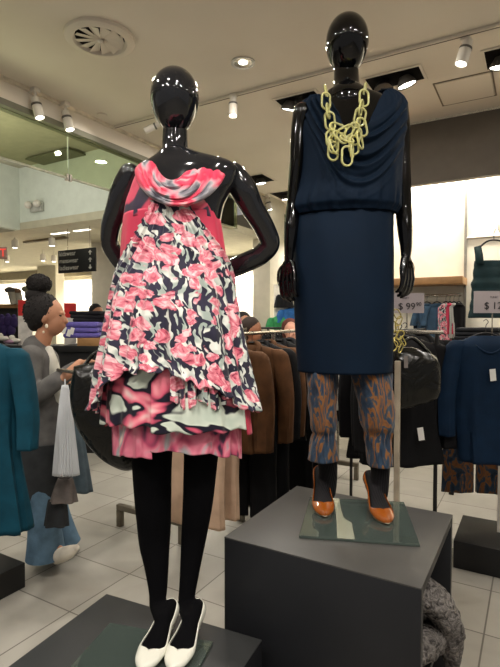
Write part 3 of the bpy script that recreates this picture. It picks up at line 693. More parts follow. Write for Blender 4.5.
# cowl collar
def cowl():
    nth, nr = 120, 34; u = np.linspace(0, 2*PI, nth, endpoint=False)[None, :]; r = np.linspace(0, 1, nr)[:, None]
    fwd = np.maximum(0, -np.sin(u)); back = np.maximum(0, np.sin(u))
    ix = 172 + 17*np.cos(u); iy = 163 + 18*fwd**1.3 - 4*back; idp = DL + .005 - .115*fwd**.6 + .055*back
    ox = 181 + 45*np.cos(u) - 3*fwd; oy = 170 + 35*fwd**1.15 - 6*back; odp = DL - .012 - .150*fwd**.55 + .09*back
    px = ix + (ox-ix)*r; py = iy + (oy-iy)*r; d = idp + (odp-idp)*r
    bulge = np.sin(PI*np.clip(r*1.0, 0, 1))**.6
    ridge = .5*np.sin(r*17 + 1.4*np.sin(u*1.0) + .5*np.sin(3*u+1)) + .4*np.sin(r*31 + 2*np.cos(2*u) + 1.5*np.sin(u))
    d = d - bulge*.022 - ridge*.011*bulge*(.5+fwd)
    py = py - 4*bulge*(1-fwd) + 3*np.sin(PI*r)*fwd
    c = (px-250)/FPX; yy = (333.5-py)/FPX; b = math.cos(PITCH)+yy*math.sin(PITCH); cz = -math.sin(PITCH)+yy*math.cos(PITCH)
    P = np.stack([c*d/b, d, 1.5+cz*d/b], -1); uv = np.stack([u*.09+0*r, r*.1+0*u], -1)
    return MB().grid(room(P), True, uv)
cowl().build('cowl_collar', COWL, t, solid=.004)
# ------------------------------------------------------------------ mannequin with the navy dress
DR = 1.90; YR = math.radians(-10)
base = Rz(350, 515, PH+.01)
t = thing('mannequin', (base[0], base[1], PH+.01), 'glossy black egg head mannequin with arms hanging down on the tall plinth', 'mannequin', 'faceless black mannequins')
m = MB(); egg_head(m, 326, 367, 15.5, 76, 1.93, 1.2); m.build('head', BLACK, t)
m = MB()
limb(m, [(66, 334, 358, 1.94), (82, 334, 359, 1.93), (94, 331, 362, 1.92), (104, 325, 369, 1.91)], 1.9)
bodyR = Form([(90, 328, 366, .045), (95, 322, 374, .052), (102, 313, 390, .065), (112, 306, 396, .08), (130, 305, 397, .10), (150, 306, 394, .11), (180, 312, 384, .09), (208, 308, 382, .085), (250, 299, 388, .10), (300, 299, 388, .105), (350, 303, 386, .1)], DR, YR)
bodyR.mesh(m, zc(90, DR), zc(350, DR), 48, 60, cap=True); m.build('torso', BLACK, t)
mm = MB(); limb(mm, [(112, 293, 312, 1.90), (130, 291, 307, 1.90), (156, 290, 305, 1.90), (185, 288, 301, 1.90), (203, 287, 300, 1.90), (225, 284, 299, 1.89), (248, 284, 295, 1.88), (262, 284.5, 293, 1.87)], 1.9)
hand(mm, V(289, 262, 1.87), (-.08, -.15, -1), (.8, -.6, 0), .165, .5, (.5, .5, 0))
remesh(mm.build('arm', BLACK, t), .004, 4)
mm = MB(); limb(mm, [(108, 386, 408, 1.90), (130, 393, 410, 1.90), (156, 395, 410, 1.90), (185, 395, 411, 1.90), (203, 395, 411.5, 1.90), (225, 397, 412.5, 1.89), (246, 400, 412, 1.88), (258, 401, 410.5, 1.87)], 1.9)
hand(mm, V(406, 258, 1.87), (.03, -.15, -1), (-.8, -.6, 0), .165, .5, (-.5, .5, 0))
remesh(mm.build('arm', BLACK, t), .004, 4)
tA = room(np.array([*V(325, 517, 1.82)[:2], PH+.0105])); tB = room(np.array([*V(388, 525, 1.755)[:2], PH+.0105]))
SOCK = NT('ribbed_black_sock'); 
_v = SOCK.uv(kind='Object'); _w = SOCK.n('ShaderNodeTexWave'); _w.inputs['Scale'].default_value = 55; SOCK.l(_v, _w.inputs[0])
SOCKM = SOCK.set(SOCK.ramp(_w.outputs['Fac'], [(.4, (6, 6, 8)), (.6, (30, 28, 30))]), .8, spec=.2)
mm = MB(); limb(mm, [(345, 312, 336, 1.9), (400, 314, 334, 1.9), (440, 318, 334, 1.92), (462, 318, 337.5, 1.95), (482, 319.5, 337, 1.98), (492, 320, 336, 1.985)], 1.9)
make_foot(mm, tA, YAW + math.radians(-3), .075, ankle=R(328, 492, 1.985), ankle_r=.029)
remesh(mm.build('leg', SOCKM, t), .004, 5)
mm = MB(); limb(mm, [(345, 358, 382, 1.88), (400, 366, 386, 1.88), (440, 370, 388, 1.89), (462, 370.5, 390, 1.90), (482, 371, 389, 1.915), (494, 371.5, 388, 1.915)], 1.9)
make_foot(mm, tB, YAW + math.radians(4), .075, ankle=R(379.5, 494, 1.915), ankle_r=.029)
remesh(mm.build('leg', SOCKM, t), .004, 5)
OPAT = NT('orange_patent_leather').set((134, 68, 12), .14, spec=.6, coat=.6)
make_pump(tA, YAW + math.radians(-3), .075, OPAT, INN, 'orange patent pump at left foot of the navy mannequin', 'shoe', 'orange pumps')
make_pump(tB, YAW + math.radians(4), .075, OPAT, INN, 'orange patent pump at right foot of the navy mannequin, nearest the plinth corner', 'shoe', 'orange pumps')
# trousers
t = thing('printed_trousers', (base[0], base[1], zc(462, DR)), 'orange and blue brush print gathered trousers on the navy mannequin', 'trousers')
def tleg(rows, name, ph):
    fm = Form(rows, DR, YR); z1 = zc(rows[0][0], DR); z0 = zc(rows[-1][0], DR); zg = zc(434, DR)
    def D(TH, q, Z): 
        g = np.exp(-((Z-zg)/.02)**2)
        return .0016*np.sin(9*TH+ph+Z*30) + .003*g*np.sin(19*TH) + .0022*np.sin(5*TH + ph*2 - Z*50)
    m = MB(); fm.mesh(m, z1, z0, 72, 70, disp=D); return m.build(name, LEAFP, t, solid=.002)
tleg([(352, 310, 338, .06), (364, 307, 338, .07), (372, 306.5, 338, .085), (395, 308, 337, .08), (415, 309.5, 336.5, .078), (427, 311, 336.5, .07), (433, 313.5, 335, .055), (437, 312, 335.5, .058), (447, 309.5, 337, .062), (459, 308, 338, .065)], 'trouser_leg', 0)
tleg([(352, 352, 384, .06), (364, 351, 389, .07), (372, 351, 391, .09), (390, 355, 392.5, .09), (408, 359, 394, .088), (424, 361, 394.5, .08), (433, 364.5, 392, .06), (437, 364.5, 391, .06), (449, 366.5, 392, .062), (464, 367.5, 392.5, .065)], 'trouser_leg', 2)
# navy dress
t = thing('navy_dress', (base[0], base[1], zc(372, DR)), 'sleeveless navy blue jersey dress with draped cowl front on the black mannequin', 'dress')
top = Form([(90, 322, 374, .060), (93, 314, 386, .068), (98, 307, 396, .078), (106, 300.5, 403, .094), (118, 300, 404, .108), (132, 300, 403, .12), (150, 302, 400, .13), (170, 301, 398.5, .132), (188, 297, 398, .13), (200, 292, 398, .132), (207, 290.5, 397.5, .13), (212, 293, 395, .115), (216, 296, 393, .105)], DR, YR)
xc0 = V(345, 150, DR)[0]
def nl(TH):
    q = smooth_interp([0, .18, .32, .44, .58, .8, 3.2], [136, 131, 114, 101, 93, 91, 91], fr(TH - .06))
    return np.vectorize(lambda k, g: V(250, k, DR - g)[2])(q, .09*np.maximum(0, -np.sin(TH)))
def dispR(TH, t_, Z):
    xx = .205*np.cos(TH); front = np.clip(-np.sin(TH), 0, 1)
    q = Z - 6.2*xx**2 + .5*xx
    zt = zc(128, DR); zb = zc(205, DR)
    env = np.clip((zt - q)/.05, 0, 1) * np.clip((q - (zb-.02))/.12, 0, 1)
    rid = np.sin(q*2*PI/.052 + .6*np.sin(xx*14)) + .45*np.sin(q*2*PI/.031 + 1)
    sh = np.exp(-((Z - zc(100, DR))/.05)**2) * np.sin(TH*42) * .0018
    g = np.clip((zc(185, DR) - Z)/.07, 0, 1) * (.003*np.sin(TH*17+.5) + .0018*np.sin(TH*31))
    side = .003*np.sin(TH*13 + Z*8)*np.clip(1-front, 0, 1)
    return .0085*env*rid*front + sh + g + side + .004
m = MB(); top.mesh(m, nl, zc(215, DR), 300, 150, disp=dispR); m.build('draped_bodice', NAVY, t, solid=.003)
sk = Form([(211, 298, 391, .10), (218, 296.5, 391.5, .104), (235, 294, 391.5, .112), (262, 293, 392, .12), (300, 294, 392, .123), (340, 295.5, 391.5, .12), (372, 297.5, 391, .118)], DR, YR)
m = MB(); sk.mesh(m, zc(211, DR), zc(371.5, DR), 160, 70, disp=lambda TH, q, Z: .0016*np.sin(TH*9+Z*7)*(1-q) + .0008*np.sin(TH*5+2)); m.build('skirt', NAVY, t, solid=.003)
# chunky chain necklace
GL = NT('pale_yellow_acrylic').set((246, 243, 176), .08, spec=.8, trans=.6, ior=1.4)
t = thing('chain_necklace', R(345, 160, 1.72), 'chunky pale yellow see-through chain necklace on the navy mannequin', 'necklace')
def link(px, py, d, w_, h_, rot, tilt=0, parent=t, r=.0038, mat=GL):
    c = V(px, py, d); wd = w_/FPX*d/2; hd = h_/FPX*d/2; pts = []; n = 26
    for k in range(n):
        a = 2*PI*k/n; st_ = max(0, hd-wd); x = wd*math.cos(a); z = wd*math.sin(a) + (st_ if math.sin(a) > 0 else -st_)
        y = x*math.sin(tilt); x = x*math.cos(tilt)
        cr, sr = math.cos(rot), math.sin(rot); pts.append([c[0] + cr*x - sr*z, c[1] + y, c[2] + sr*x + cr*z])
    MB().tube(room(np.array(pts)), r, 10, closed=True).build('chain_link', mat, parent)
chain = [(326, 92, 1.84, 8, 13, .15, 1.2), (326, 101, 1.79, 9, 16, 0, .3), (328, 111, 1.77, 8, 14, .1, 1.1), (330, 121, 1.77, 10, 18, .1, .2), (331.5, 131, 1.745, 8, 14, 0, 1.2),
         (331, 139, 1.73, 10, 16, .1, .3), (334, 147, 1.725, 10, 15, .4, .9), (333, 151, 1.73, 10, 18, 0, .2), (333.5, 144, 1.72, 10, 17, 0, .2),
         (338, 128, 1.73, 10, 17, 1.2, .4), (345, 132, 1.72, 10, 18, -1.1, .6), (352, 131, 1.72, 10, 18, -.7, .3), (340, 137, 1.71, 9, 16, .8, .6), (347, 139, 1.71, 9, 14, 1.2, .8),
         (365, 90, 1.84, 8, 13, -.15, 1.2), (364, 98, 1.79, 10, 16, 0, .3), (361, 108, 1.77, 9, 15, -.2, 1.1), (360, 117, 1.77, 11, 18, -.2, .2), (357, 126, 1.75, 9, 15, -.3, 1.1),
         (362, 127, 1.74, 10, 18, .2, .3), (356, 136, 1.73, 10, 17, -.3, .4), (360, 140, 1.725, 10, 17, .2, .9), (354, 145, 1.72, 10, 18, 0, .3), (352, 151, 1.71, 8, 13, 0, 1.1), (347, 156, 1.70, 10.5, 19, 0, .15)]
for c in chain: link(c[0], c[1], c[2], c[3], c[4], c[5], c[6])
# ------------------------------------------------------------------ hanging garments (local: x across, z down from the hook)
def cloth_mat(name, color, rough=.8, **k): return M(name, color, rough, spec=.2, var=k.pop('var', .12), vs=k.pop('vs', 14), bump=.25, bs=220, **k)
def prof_loft(mb, rows, nth=40, nt=36, n=9, amp=.006, ph=0., off=(0, 0), loc=np.eye(3), o=(0, 0, 0), pinch=0):
    rows = np.array(rows, float); z = np.linspace(rows[0,0], rows[-1,0], nt)[:, None]; TH = np.linspace(-PI, PI, nth, endpoint=False)[None, :]
    cx, cy, a, b = [smooth_interp(rows[:,0], rows[:,k], z) for k in (1, 2, 3, 4)]
    q = (rows[0,0]-z)/(rows[0,0]-rows[-1,0]); D = amp*q*(np.sin(n*TH+ph) + .5*np.sin(n*1.8*TH+ph*2+q*3))
    x = cx + (a+D)*np.cos(TH); y = cy + (b+D)*np.sign(np.sin(TH))*np.abs(np.sin(TH))**.8
    P = np.stack([x, y, z+0*x], -1) @ np.asarray(loc).T + np.asarray(o)
    uv = np.stack([TH*.1+0*z, z+0*TH], -1)
    P = np.concatenate([np.repeat(P[:1].mean(1, keepdims=True), P.shape[1], 1), P], 0); uv = np.concatenate([uv[:1], uv], 0)
    mb.grid(P, True, uv)
def RZ(a): return np.array([[math.cos(a), -math.sin(a), 0], [math.sin(a), math.cos(a), 0], [0, 0, 1.]])
def hanger(parent, o, rz, w_=.2, mat=None, z=0):
    L = RZ(rz); o = np.array(o, float)
    hook = [(0, 0, -.06), (0, 0, -.02), (.012, 0, 0), (.0, 0, .014), (-.014, 0, .004)]
    h_ = MB().tube(spl([L @ np.array(p) + o for p in hook], 4), .002, 8)
    h_.tube(spl([L @ np.array(p) + o for p in [(-w_, 0, -.115), (-w_*.5, 0, -.078), (0, 0, -.06), (w_*.5, 0, -.078), (w_, 0, -.115)]], 5), .006, 10)
    h_.build('hanger', mat or DARKM, parent)
def jacket(name, o, rz, mat, label, cat='jacket', group=None, w_=.2, L=.68, hem=.23, sl=.58, dep=.055, sleeves=True, collar=True, tagc=None, neck=.07, amp=.011, ph=None, hang=True, slw=.055):
    o = np.array(o, float); A = RZ(rz); ph = random.uniform(0, 6) if ph is None else ph
    t = thing(name, (o[0], o[1], o[2]-L-.09), label, cat, group)
    m = MB(); prof_loft(m, [(-.075, 0, 0, neck, .02), (-.09, 0, 0, w_*.62, .035), (-.115, 0, 0, w_*.97, dep*.8), (-.15, 0, 0, w_, dep), (-.3, 0, 0, w_*.93, dep*1.15), (-.45, 0, 0, w_*.93, dep*1.1), (-L-.08, 0, 0, hem, dep*1.35)], amp=amp, ph=ph, loc=A, o=o, n=7)
    m.build('body', mat, t, solid=.003)
    if sleeves:
        for s in (-1, 1):
            m = MB(); prof_loft(m, [(-.10, s*w_*.86, 0, .035, .03), (-.13, s*w_*.95, 0, slw, .05), (-.3, s*(w_+.03), -.01, slw*.95, .052), (-.45, s*(w_+.045), -.018, slw*.9, .045), (-sl-.1, s*(w_+.045), -.03, slw*.8, .042)], nth=24, amp=.004, ph=ph, loc=A, o=o, n=5)
            m.build('sleeve', mat, t, solid=.003)
    if collar:
        pts = [A @ np.array(p) + o for p in [(-.05, -.07, -.2), (-.065, -.055, -.13), (-.06, -.02, -.08), (0, .02, -.062), (.06, -.02, -.08), (.065, -.055, -.13), (.05, -.07, -.2)]]
        MB().tube(spl(pts, 5), .017, 10).build('collar', mat, t)
    if not collar and w_ > .12:
        pts = [A @ np.array(p) + o for p in [(-.085, 0, -.088), (-.07, -dep*.75, -.125), (-.035, -dep*1.02, -.155), (0, -dep*1.08, -.165), (.035, -dep*1.02, -.155), (.07, -dep*.75, -.125), (.085, 0, -.088)]]
        MB().tube(spl(pts, 5), .006, 8).build('neckband', mat, t)
    if hang: hanger(t, o, rz, w_*.8)
    return t
def trousers(name, o, rz, mat, label, group=None, L=.75, w_=.17, cat='trousers'):
    o = np.array(o, float); A = RZ(rz); t = thing(name, (o[0], o[1], o[2]-L), label, cat, group)
    MB().box((o[0]-.001, o[1]-.001, o[2]-.03), (o[0]+.001, o[1]+.001, o[2])).build('hook', CHROME, t)
    for s in (-1, 1):
        m = MB(); prof_loft(m, [(-.02, s*w_*.48, 0, w_*.53, .028), (-.2, s*w_*.52, 0, w_*.56, .045), (-.45, s*w_*.54, 0, w_*.5, .035), (-L, s*w_*.56, 0, w_*.52, .03)], nth=28, amp=.005, ph=random.uniform(0, 6), loc=A, o=o, n=5); m.build('trouser_leg', mat, t, solid=.002)
    return t
def paper_tag(px, py, d, w_, h_, label, parent=None, rot=0, name='price_tag', mat=None):
    c = V(px, py, d); x, z = w_/FPX*d/2, h_/FPX*d/2; cr, sr = math.cos(rot), math.sin(rot)
    P = [[c[0]+cr*a*x-sr*b*z, c[1]+y, c[2]+sr*a*x+cr*b*z] for y in (0, .0012) for a, b in ((-1,-1),(1,-1),(1,1),(-1,1))]
    o = MB().add(room(np.array(P)), [(3,2,1,0),(4,5,6,7),(0,1,5,4),(1,2,6,5),(2,3,7,6),(3,0,4,7)]).build(name, mat or TAG_W, parent, smooth=False)
    if parent is None: tag(o, label, 'tag')
    return o
# ------------------------------------------------------------------ middle rack: brown jackets, black jackets, trousers below
RX = -1.60; RZH = 1.40
RY0, RY1 = 2.2, 4.45
def rail_rack(x, y0, y1, x0, x1, label, low=True, yf=None):
    t = thing('garment_rack', (x, (y0+y1)/2, 0), label, 'clothes rack')
    MB().tube([(x, y0, RZH), (x, y1, RZH)], .012, 12).build('top_rail', CHROME, t)
    if low: MB().tube([(x, y0, .98), (x, y1, .98)], .009, 12).build('lower_rail', CHROME, t)
    for y in (yf or y0+.02, y1-.02):
        MB().tube([(x, y, .14), (x, y, RZH)], .014, 12).build('upright', CHROME, t)
        m = MB().box((x0, y-.02, .12), (x1, y+.02, .16), .004)
        for q in (x0, x1-.04): m.box((q, y-.02, 0), (q+.04, y+.02, .12), .003)
        m.build('foot', STEEL, t)
    return t
STEEL = M('satin_steel', (112, 104, 90), .4, .4)
rail_rack(RX, RY0, RY1, RX-.28, RX+.2, 'long chrome garment rack carrying the brown and black jackets in the middle', yf=3.1)
fa = Rz(117, 526, 0); fb = Rz(182, 546, 0)
rail_rack((fa[0]+fb[0])/2, (fa[1]+fb[1])/2, 3.9, fa[0], fb[0], 'steel garment rack behind the legs of the floral mannequin, square foot showing')
BRN = cloth_mat('brown_wool', (84, 56, 34)); BLK = cloth_mat('black_wool', (13, 13, 15)); CHAR = cloth_mat('charcoal_wool', (34, 35, 38)); CREAM = cloth_mat('pale_pink_cotton', (198, 168, 142), var=.04)
seq = [(2.55, BRN, 'brown wool jacket mostly hidden behind the floral dress'), (2.80, BRN, 'brown wool jacket showing fully right beside the floral dress'), (2.92, BLK, 'black jacket squeezed between the brown jackets'), (3.03, BRN, 'brown jacket rightmost of the brown ones, next to the black jackets'),
       (3.20, BLK, 'black jacket with a white tag right of the brown jackets'), (3.36, CHAR, 'charcoal jacket left of the white striped blouse'), (3.78, CHAR, 'charcoal jacket right behind the white striped blouse'), (3.95, CHAR, 'charcoal jacket just left of the printed trousers'), (4.12, BLK, 'black jacket at the far end of the middle rack')]
for y, mt, lb in seq: jacket('hanging_jacket', (RX, y, RZH+.0), random.uniform(-.1, .1)+.05, mt, lb, 'jacket', 'jackets on the middle rack', L=.62 if y < 3.1 else .68, w_=.2, hem=.21)
STRIPE = NT('white_striped_cotton'); _v = STRIPE.uv(); _w = STRIPE.n('ShaderNodeTexWave'); _w.inputs['Scale'].default_value = 18; STRIPE.l(_v, _w.inputs[0]); STRIPEM = STRIPE.set(STRIPE.ramp(_w.outputs['Fac'], [(.3, (120, 118, 112)), (.5, (214, 212, 204))]), .8)
jacket('hanging_blouse', (RX+.03, 3.58, RZH), .12, STRIPEM, 'white striped blouse among the dark jackets on the middle rack', 'blouse', None, L=.5, w_=.19, sl=.5)
for y, mt, lb in [(2.32, CREAM, 'pale pink trousers hanging low between the legs of the floral mannequin'), (2.48, CREAM, 'pale pink trousers hanging low, right of the floral mannequin leg'), (2.72, BLK, 'long black trousers under the brown jackets, left pair'), (2.9, BLK, 'long black trousers under the brown jackets, right pair'),
                  (3.3, BLK, 'black trousers hanging below the black jackets'), (3.55, BLK, 'black trousers below the white striped blouse')]:
    trousers('hanging_trousers', (RX+.02 if mt is BLK else RX-.11, y, .99), .1, mt, lb, 'trousers on the lower rail', L=.70 if mt is CREAM else .76, w_=.18)
for y, lb in ((2.75, 'black skirt like garment just left of the left leg of the floral mannequin'), (2.95, 'black garment behind the other one left of the floral mannequin legs')):
    jacket('hanging_jacket', ((fa[0]+fb[0])/2, y, RZH), .1, BLK, lb, 'jacket', 'black jackets behind the leather bag', L=.98, w_=.19, hem=.2)
paper_tag(274, 362, 3.38, 4, 9, 'white paper tag on a black jacket in the middle rack', rot=-.05)
# ------------------------------------------------------------------ woman at the left rack
SKIN = M('brown_skin', (170, 122, 94), .5, var=.06, spec=.4); HAIR = M('dark_curly_hair', (18, 13, 11), .8, var=.3, vs=60, bump=1.0, bs=170)
CARD = cloth_mat('grey_knit_cardigan', (92, 90, 88), .9); JEAN = cloth_mat('blue_denim', (90, 116, 136)); DKG = cloth_mat('dark_grey_cloth', (54, 56, 58))
def seg_tube(mb, pts, rad, k=6, seg=16):
    P = np.array([V(*p) for p in pts]); rad = np.array(rad, float); n = len(P); tt = np.arange(n); x = np.linspace(0, n-1, (n-1)*k+1)
    mb.tube(room(spl(P, k)), smooth_interp(tt, rad, x), seg); mb.ball(room(P[0]), rad[0], seg, 10); mb.ball(room(P[-1]), rad[-1], seg, 10)
WD = 3.0
wb = Rz(62, 556, 0)
t = thing('person', (wb[0], wb[1], 0), 'person in a grey cardigan with dark curly hair in a bun, browsing the left rack', 'person')
m = MB()
hc = V(48.5, 317, WD)
# skull, jaw and profile features (facing right and a little down)
Tm = lambda a: np.array([[math.cos(a), 0, math.sin(a)], [0, 1, 0], [-math.sin(a), 0, math.cos(a)]])
def hv(dx, dz, dy=0): return room(np.array([hc[0]+dx, hc[1]+dy, hc[2]+dz]))
Rm = np.array([[CY, -SY, 0], [SY, CY, 0], [0, 0, 1.]]) @ Tm(.35)
m.ball(hv(-.01, .02), (.10, .077, .10), 28, 20, Rm); m.ball(hv(.035, -.035), (.062, .058, .085), 24, 16, Rm); m.ball(hv(.062, -.072), (.026, .03, .024), 16, 12, Rm)
m.tube([hv(.085, .012), hv(.103, -.012), hv(.112, -.030), hv(.093, -.038)], [.008, .011, .013, .009], 12)
m.ball(hv(.094, -.052), (.011, .02, .006), 12, 8, Rm); m.ball(hv(.090, -.063), (.010, .018, .006), 12, 8, Rm)
m.ball(hv(.085, .025), (.014, .04, .008), 12, 8, Rm)
m.ball(hv(.005, -.012, -.075), (.014, .01, .028), 12, 8, Rm); m.ball(hv(.005, -.012, .075), (.014, .01, .028), 12, 8, Rm)
seg_tube(m, [(46, 330, WD), (41, 346, WD), (38, 356, WD)], [.05, .05, .062])
seg_tube(m, [(37, 358, WD), (38, 380, WD), (39, 420, WD), (43, 445, WD)], [.08, .09, .085, .10])
seg_tube(m, [(34, 362, WD-.15), (34, 392, WD-.2), (62, 378, WD-.2), (80, 363, WD-.12)], [.038, .036, .032, .024])
seg_tube(m, [(36, 362, WD+.15), (44, 392, WD+.2), (62, 385, WD+.15), (64, 378, WD+.08)], [.038, .036, .032, .024])
hand(m, V(79, 363, WD-.12), (.9, .1, .08), (.1, -.9, .2), .16, .5, (0, 0, -1)); hand(m, V(63, 378, WD+.08), (.8, -.1, .2), (.1, .9, .3), .16, .6, (0, 0, -1))
seg_tube(m, [(42, 440, WD-.045), (44, 490, WD-.08), (48, 538, WD-.1)], [.06, .05, .045]); seg_tube(m, [(46, 440, WD+.05), (50, 480, WD+.06), (56, 530, WD+.1)], [.06, .05, .045])
seg_tube(m, [(50, 545, WD-.1), (60, 550, WD-.14), (68, 554, WD-.18)], [.03, .024, .015])
remesh(m.build('body', SKIN, t), .006, 4)
m = MB(); rs = random.Random(3)
m.ball(hv(-.042, .034), (.102, .094, .115), 28, 20, Rm); m.ball(hv(.0, .075), (.075, .07, .038), 20, 14, Rm); m.ball(hv(-.07, -.02), (.05, .07, .07), 20, 14, Rm)
bun = V(39, 284, WD+.02); m.ball(room(V(36, 296, WD+.02)), (.07, .06, .05), 16, 12)
m.ball(room(bun), (.072, .068, .06), 20, 14)
for k in range(420):
    a, b = rs.uniform(0, 2*PI), math.acos(rs.uniform(-.6, 1)); p = bun + np.array([math.sin(b)*math.cos(a)*.072, math.sin(b)*math.sin(a)*.068, math.cos(b)*.06]); m.ball(room(p), rs.uniform(.003, .006), 6, 5)
for k in range(300):
    a, b = rs.uniform(0, 2*PI), math.acos(rs.uniform(-.8, 1)); q_ = Rm @ np.array([math.sin(b)*math.cos(a)*.104, math.sin(b)*math.sin(a)*.094, math.cos(b)*.115]); m.ball(hv(-.042, .034) + q_, rs.uniform(.003, .006), 6, 5)
m.build('hair', HAIR, t)
for (px, py, r) in ((46.5, 326, .013), (43.5, 332, .008)):
    p = room(V(px, py, WD-.085)); MB().ball(p, (r, .005, r), 14, 10).build('earring', M('pearl_white', (226, 214, 190), .3), t)
# eye and brow
MB().ball(hv(.087, .008, -.038), (.009, .006, .005), 10, 8, Rm).build('eye', M('eye_dark', (20, 14, 12), .2), t)
m = MB()
seg_tube(m, [(36, 348, WD), (37, 362, WD), (38, 395, WD), (41, 430, WD), (43, 446, WD)], [.08, .13, .135, .135, .15], seg=24)
seg_tube(m, [(31, 357, WD-.16), (31, 395, WD-.2), (55, 382, WD-.2), (74, 368, WD-.13)], [.072, .062, .052, .038])
seg_tube(m, [(36, 358, WD+.16), (44, 394, WD+.2), (58, 387, WD+.16)], [.072, .062, .05])
remesh(m.build('cardigan', CARD, t), .007, 5)
m = MB(); seg_tube(m, [(49, 350, WD-.03), (52, 372, WD-.03), (53, 398, WD)], [.025, .05, .06]); m.build('white_blouse', M('white_knit', (190, 188, 176), .8), t)
m = MB(); P = np.array([V(43, 440, WD), V(43, 465, WD), V(42, 492, WD)]); m.tube(room(spl(P, 6)), np.linspace(.16, .165, 13), 28); m.build('grey_skirt', DKG, t)
for sx, (pp) in enumerate(([(40, 488, WD-.08), (44, 520, WD-.1), (46, 556, WD-.1)], [(50, 488, WD+.1), (55, 515, WD+.1), (62, 545, WD+.1)])):
    P = np.array([V(*q) for q in pp]); m = MB(); m.tube(room(spl(P, 8)), smooth_interp([0, 8, 16], [.08, .09, .115], np.arange(17)), 28); m.build('jeans_leg', JEAN, t)
m = MB(); seg_tube(m, [(58, 556, WD-.13), (67, 553, WD-.2), (76, 548, WD-.22)], [.045, .04, .02]); m.build('shoe', M('white_trainer', (214, 206, 190), .5), t)
# ------------------------------------------------------------------ garments on the left rack
lr = thing('garment_rack', Rz(80, 530, 0), 'chrome garment rack the person in grey is browsing', 'clothes rack')
ra, rb = R(58, 370, 2.8), R(150, 350, 2.25); rb[2] = ra[2]
MB().tube([ra, rb], .011, 12).build('top_rail', CHROME, lr)
mid = R(63, 367, 2.75); e = rb + (rb-ra)*.1
MB().tube([(rb[0], rb[1], 0), rb], .012, 12).build('upright', CHROME, lr)
MB().box((rb[0]-.25, rb[1]-.02, 0), (rb[0]+.2, rb[1]+.02, .02), .004).build('foot', CHROME, lr)
WPL = NT('white_pleated_cloth').set((220, 222, 224), .7)
def skirt_hang(name, px0, px1, py0, qx0, qx1, py1, d, mat, label, cat='skirt', n=26, amp=.006, group=None):
    a = V((px0+px1)/2, py0, d); b = V((qx0+qx1)/2, py1, d); t = thing(name, room(b), label, cat, group)
    w0, w1 = (px1-px0)/2/FPX*d, (qx1-qx0)/2/FPX*d
    nt, nth = 30, 160; q = np.linspace(0, 1, nt)[:, None]; TH = np.linspace(-PI, PI, nth, endpoint=False)[None, :]
    W2 = w0 + (w1-w0)*q**.8; D = amp*(.4+q)*np.sin(n*TH); x = a[0] + (b[0]-a[0])*q + (W2+D)*np.cos(TH); y = d + (W2*.45+D)*np.sin(TH); z = a[2] + (b[2]-a[2])*q + 0*TH
    MB().grid(room(np.stack([x, y, z], -1)), True).build('skirt_body', mat, t, solid=.002)
    MB().tube([room(a), room(a + [0, 0, .03])], .004, 8).build('waistband', mat, t)
    return t
skirt_hang('pleated_skirt', 62, 68, 385, 53, 79, 475, 2.55, WPL, 'white pleated skirt hanging from the left rack', amp=.004)
skirt_hang('flared_skirt', 58, 72, 478, 50, 77, 502, 2.62, cloth_mat('warm_grey_felt', (112, 104, 100)), 'short grey skirt with an orange hem below the white pleated skirt', n=5)
skirt_hang('grey_skirt', 48, 66, 500, 44, 68, 526, 2.66, DKG, 'dark grey skirt hanging lowest on the left rack', n=5)
skirt_hang('blue_grey_skirt', 62, 76, 395, 66, 92, 492, 2.9, cloth_mat('blue_grey_cloth', (84, 98, 106)), 'blue grey skirt behind the white pleated skirt', n=5)
LEATH = NT('olive_black_leather'); _v = LEATH.uv(kind='Object'); LEATH.set((14, 14, 11), .22, spec=.4); LEATH.bump(LEATH.noise(_v, 9, 3, .5, 1.2), .5, .03); LEATHM = LEATH.m
def bag(pts, d, thick, label, strap, name='leather_bag'):
    """soft bag from its outline in the picture at distance d"""
    P = np.array([V(x, y, d)[[0, 2]] for x, y in pts]); P = spl(np.vstack([P, P[:1]]), 6)[:-1]; c = P.mean(0); n = len(P); m = MB(); rows = []
    t = thing(name, room(np.array([c[0], d, P[:,1].min()])), label, 'bag', 'shiny leather bags')
    prof = [(0.0, -1), (.35, -.97), (.65, -.82), (.88, -.5), (1.0, 0), (.88, .5), (.65, .82), (.35, .97), (0.0, 1)]
    prof = [(smooth_interp([0,1,2,3,4,5,6,7,8], [p[0] for p in prof], x), smooth_interp([0,1,2,3,4,5,6,7,8], [p[1] for p in prof], x)) for x in np.linspace(0, 8, 33)]
    for s, y in prof:
        rows.append([[c[0] + (p[0]-c[0])*s, d + y*thick, c[1] + (p[1]-c[1])*s] for p in P])
    m.grid(room(np.array(rows)), True); m.build('bag_body', LEATHM, t)
    for sp in strap: MB().tube(room(spl([V(*q) for q in sp], 6)), .009, 10).build('strap', LEATHM, t)
    return t
bag([(74, 366), (100, 362), (135, 366), (150, 400), (150, 450), (132, 470), (112, 466), (92, 450), (76, 425), (70, 395)], 2.2, .07, 'large olive black leather bag hanging on the left rack behind the floral dress', [[(84, 366, 2.2), (98, 352, 2.25), (116, 364, 2.2)]])
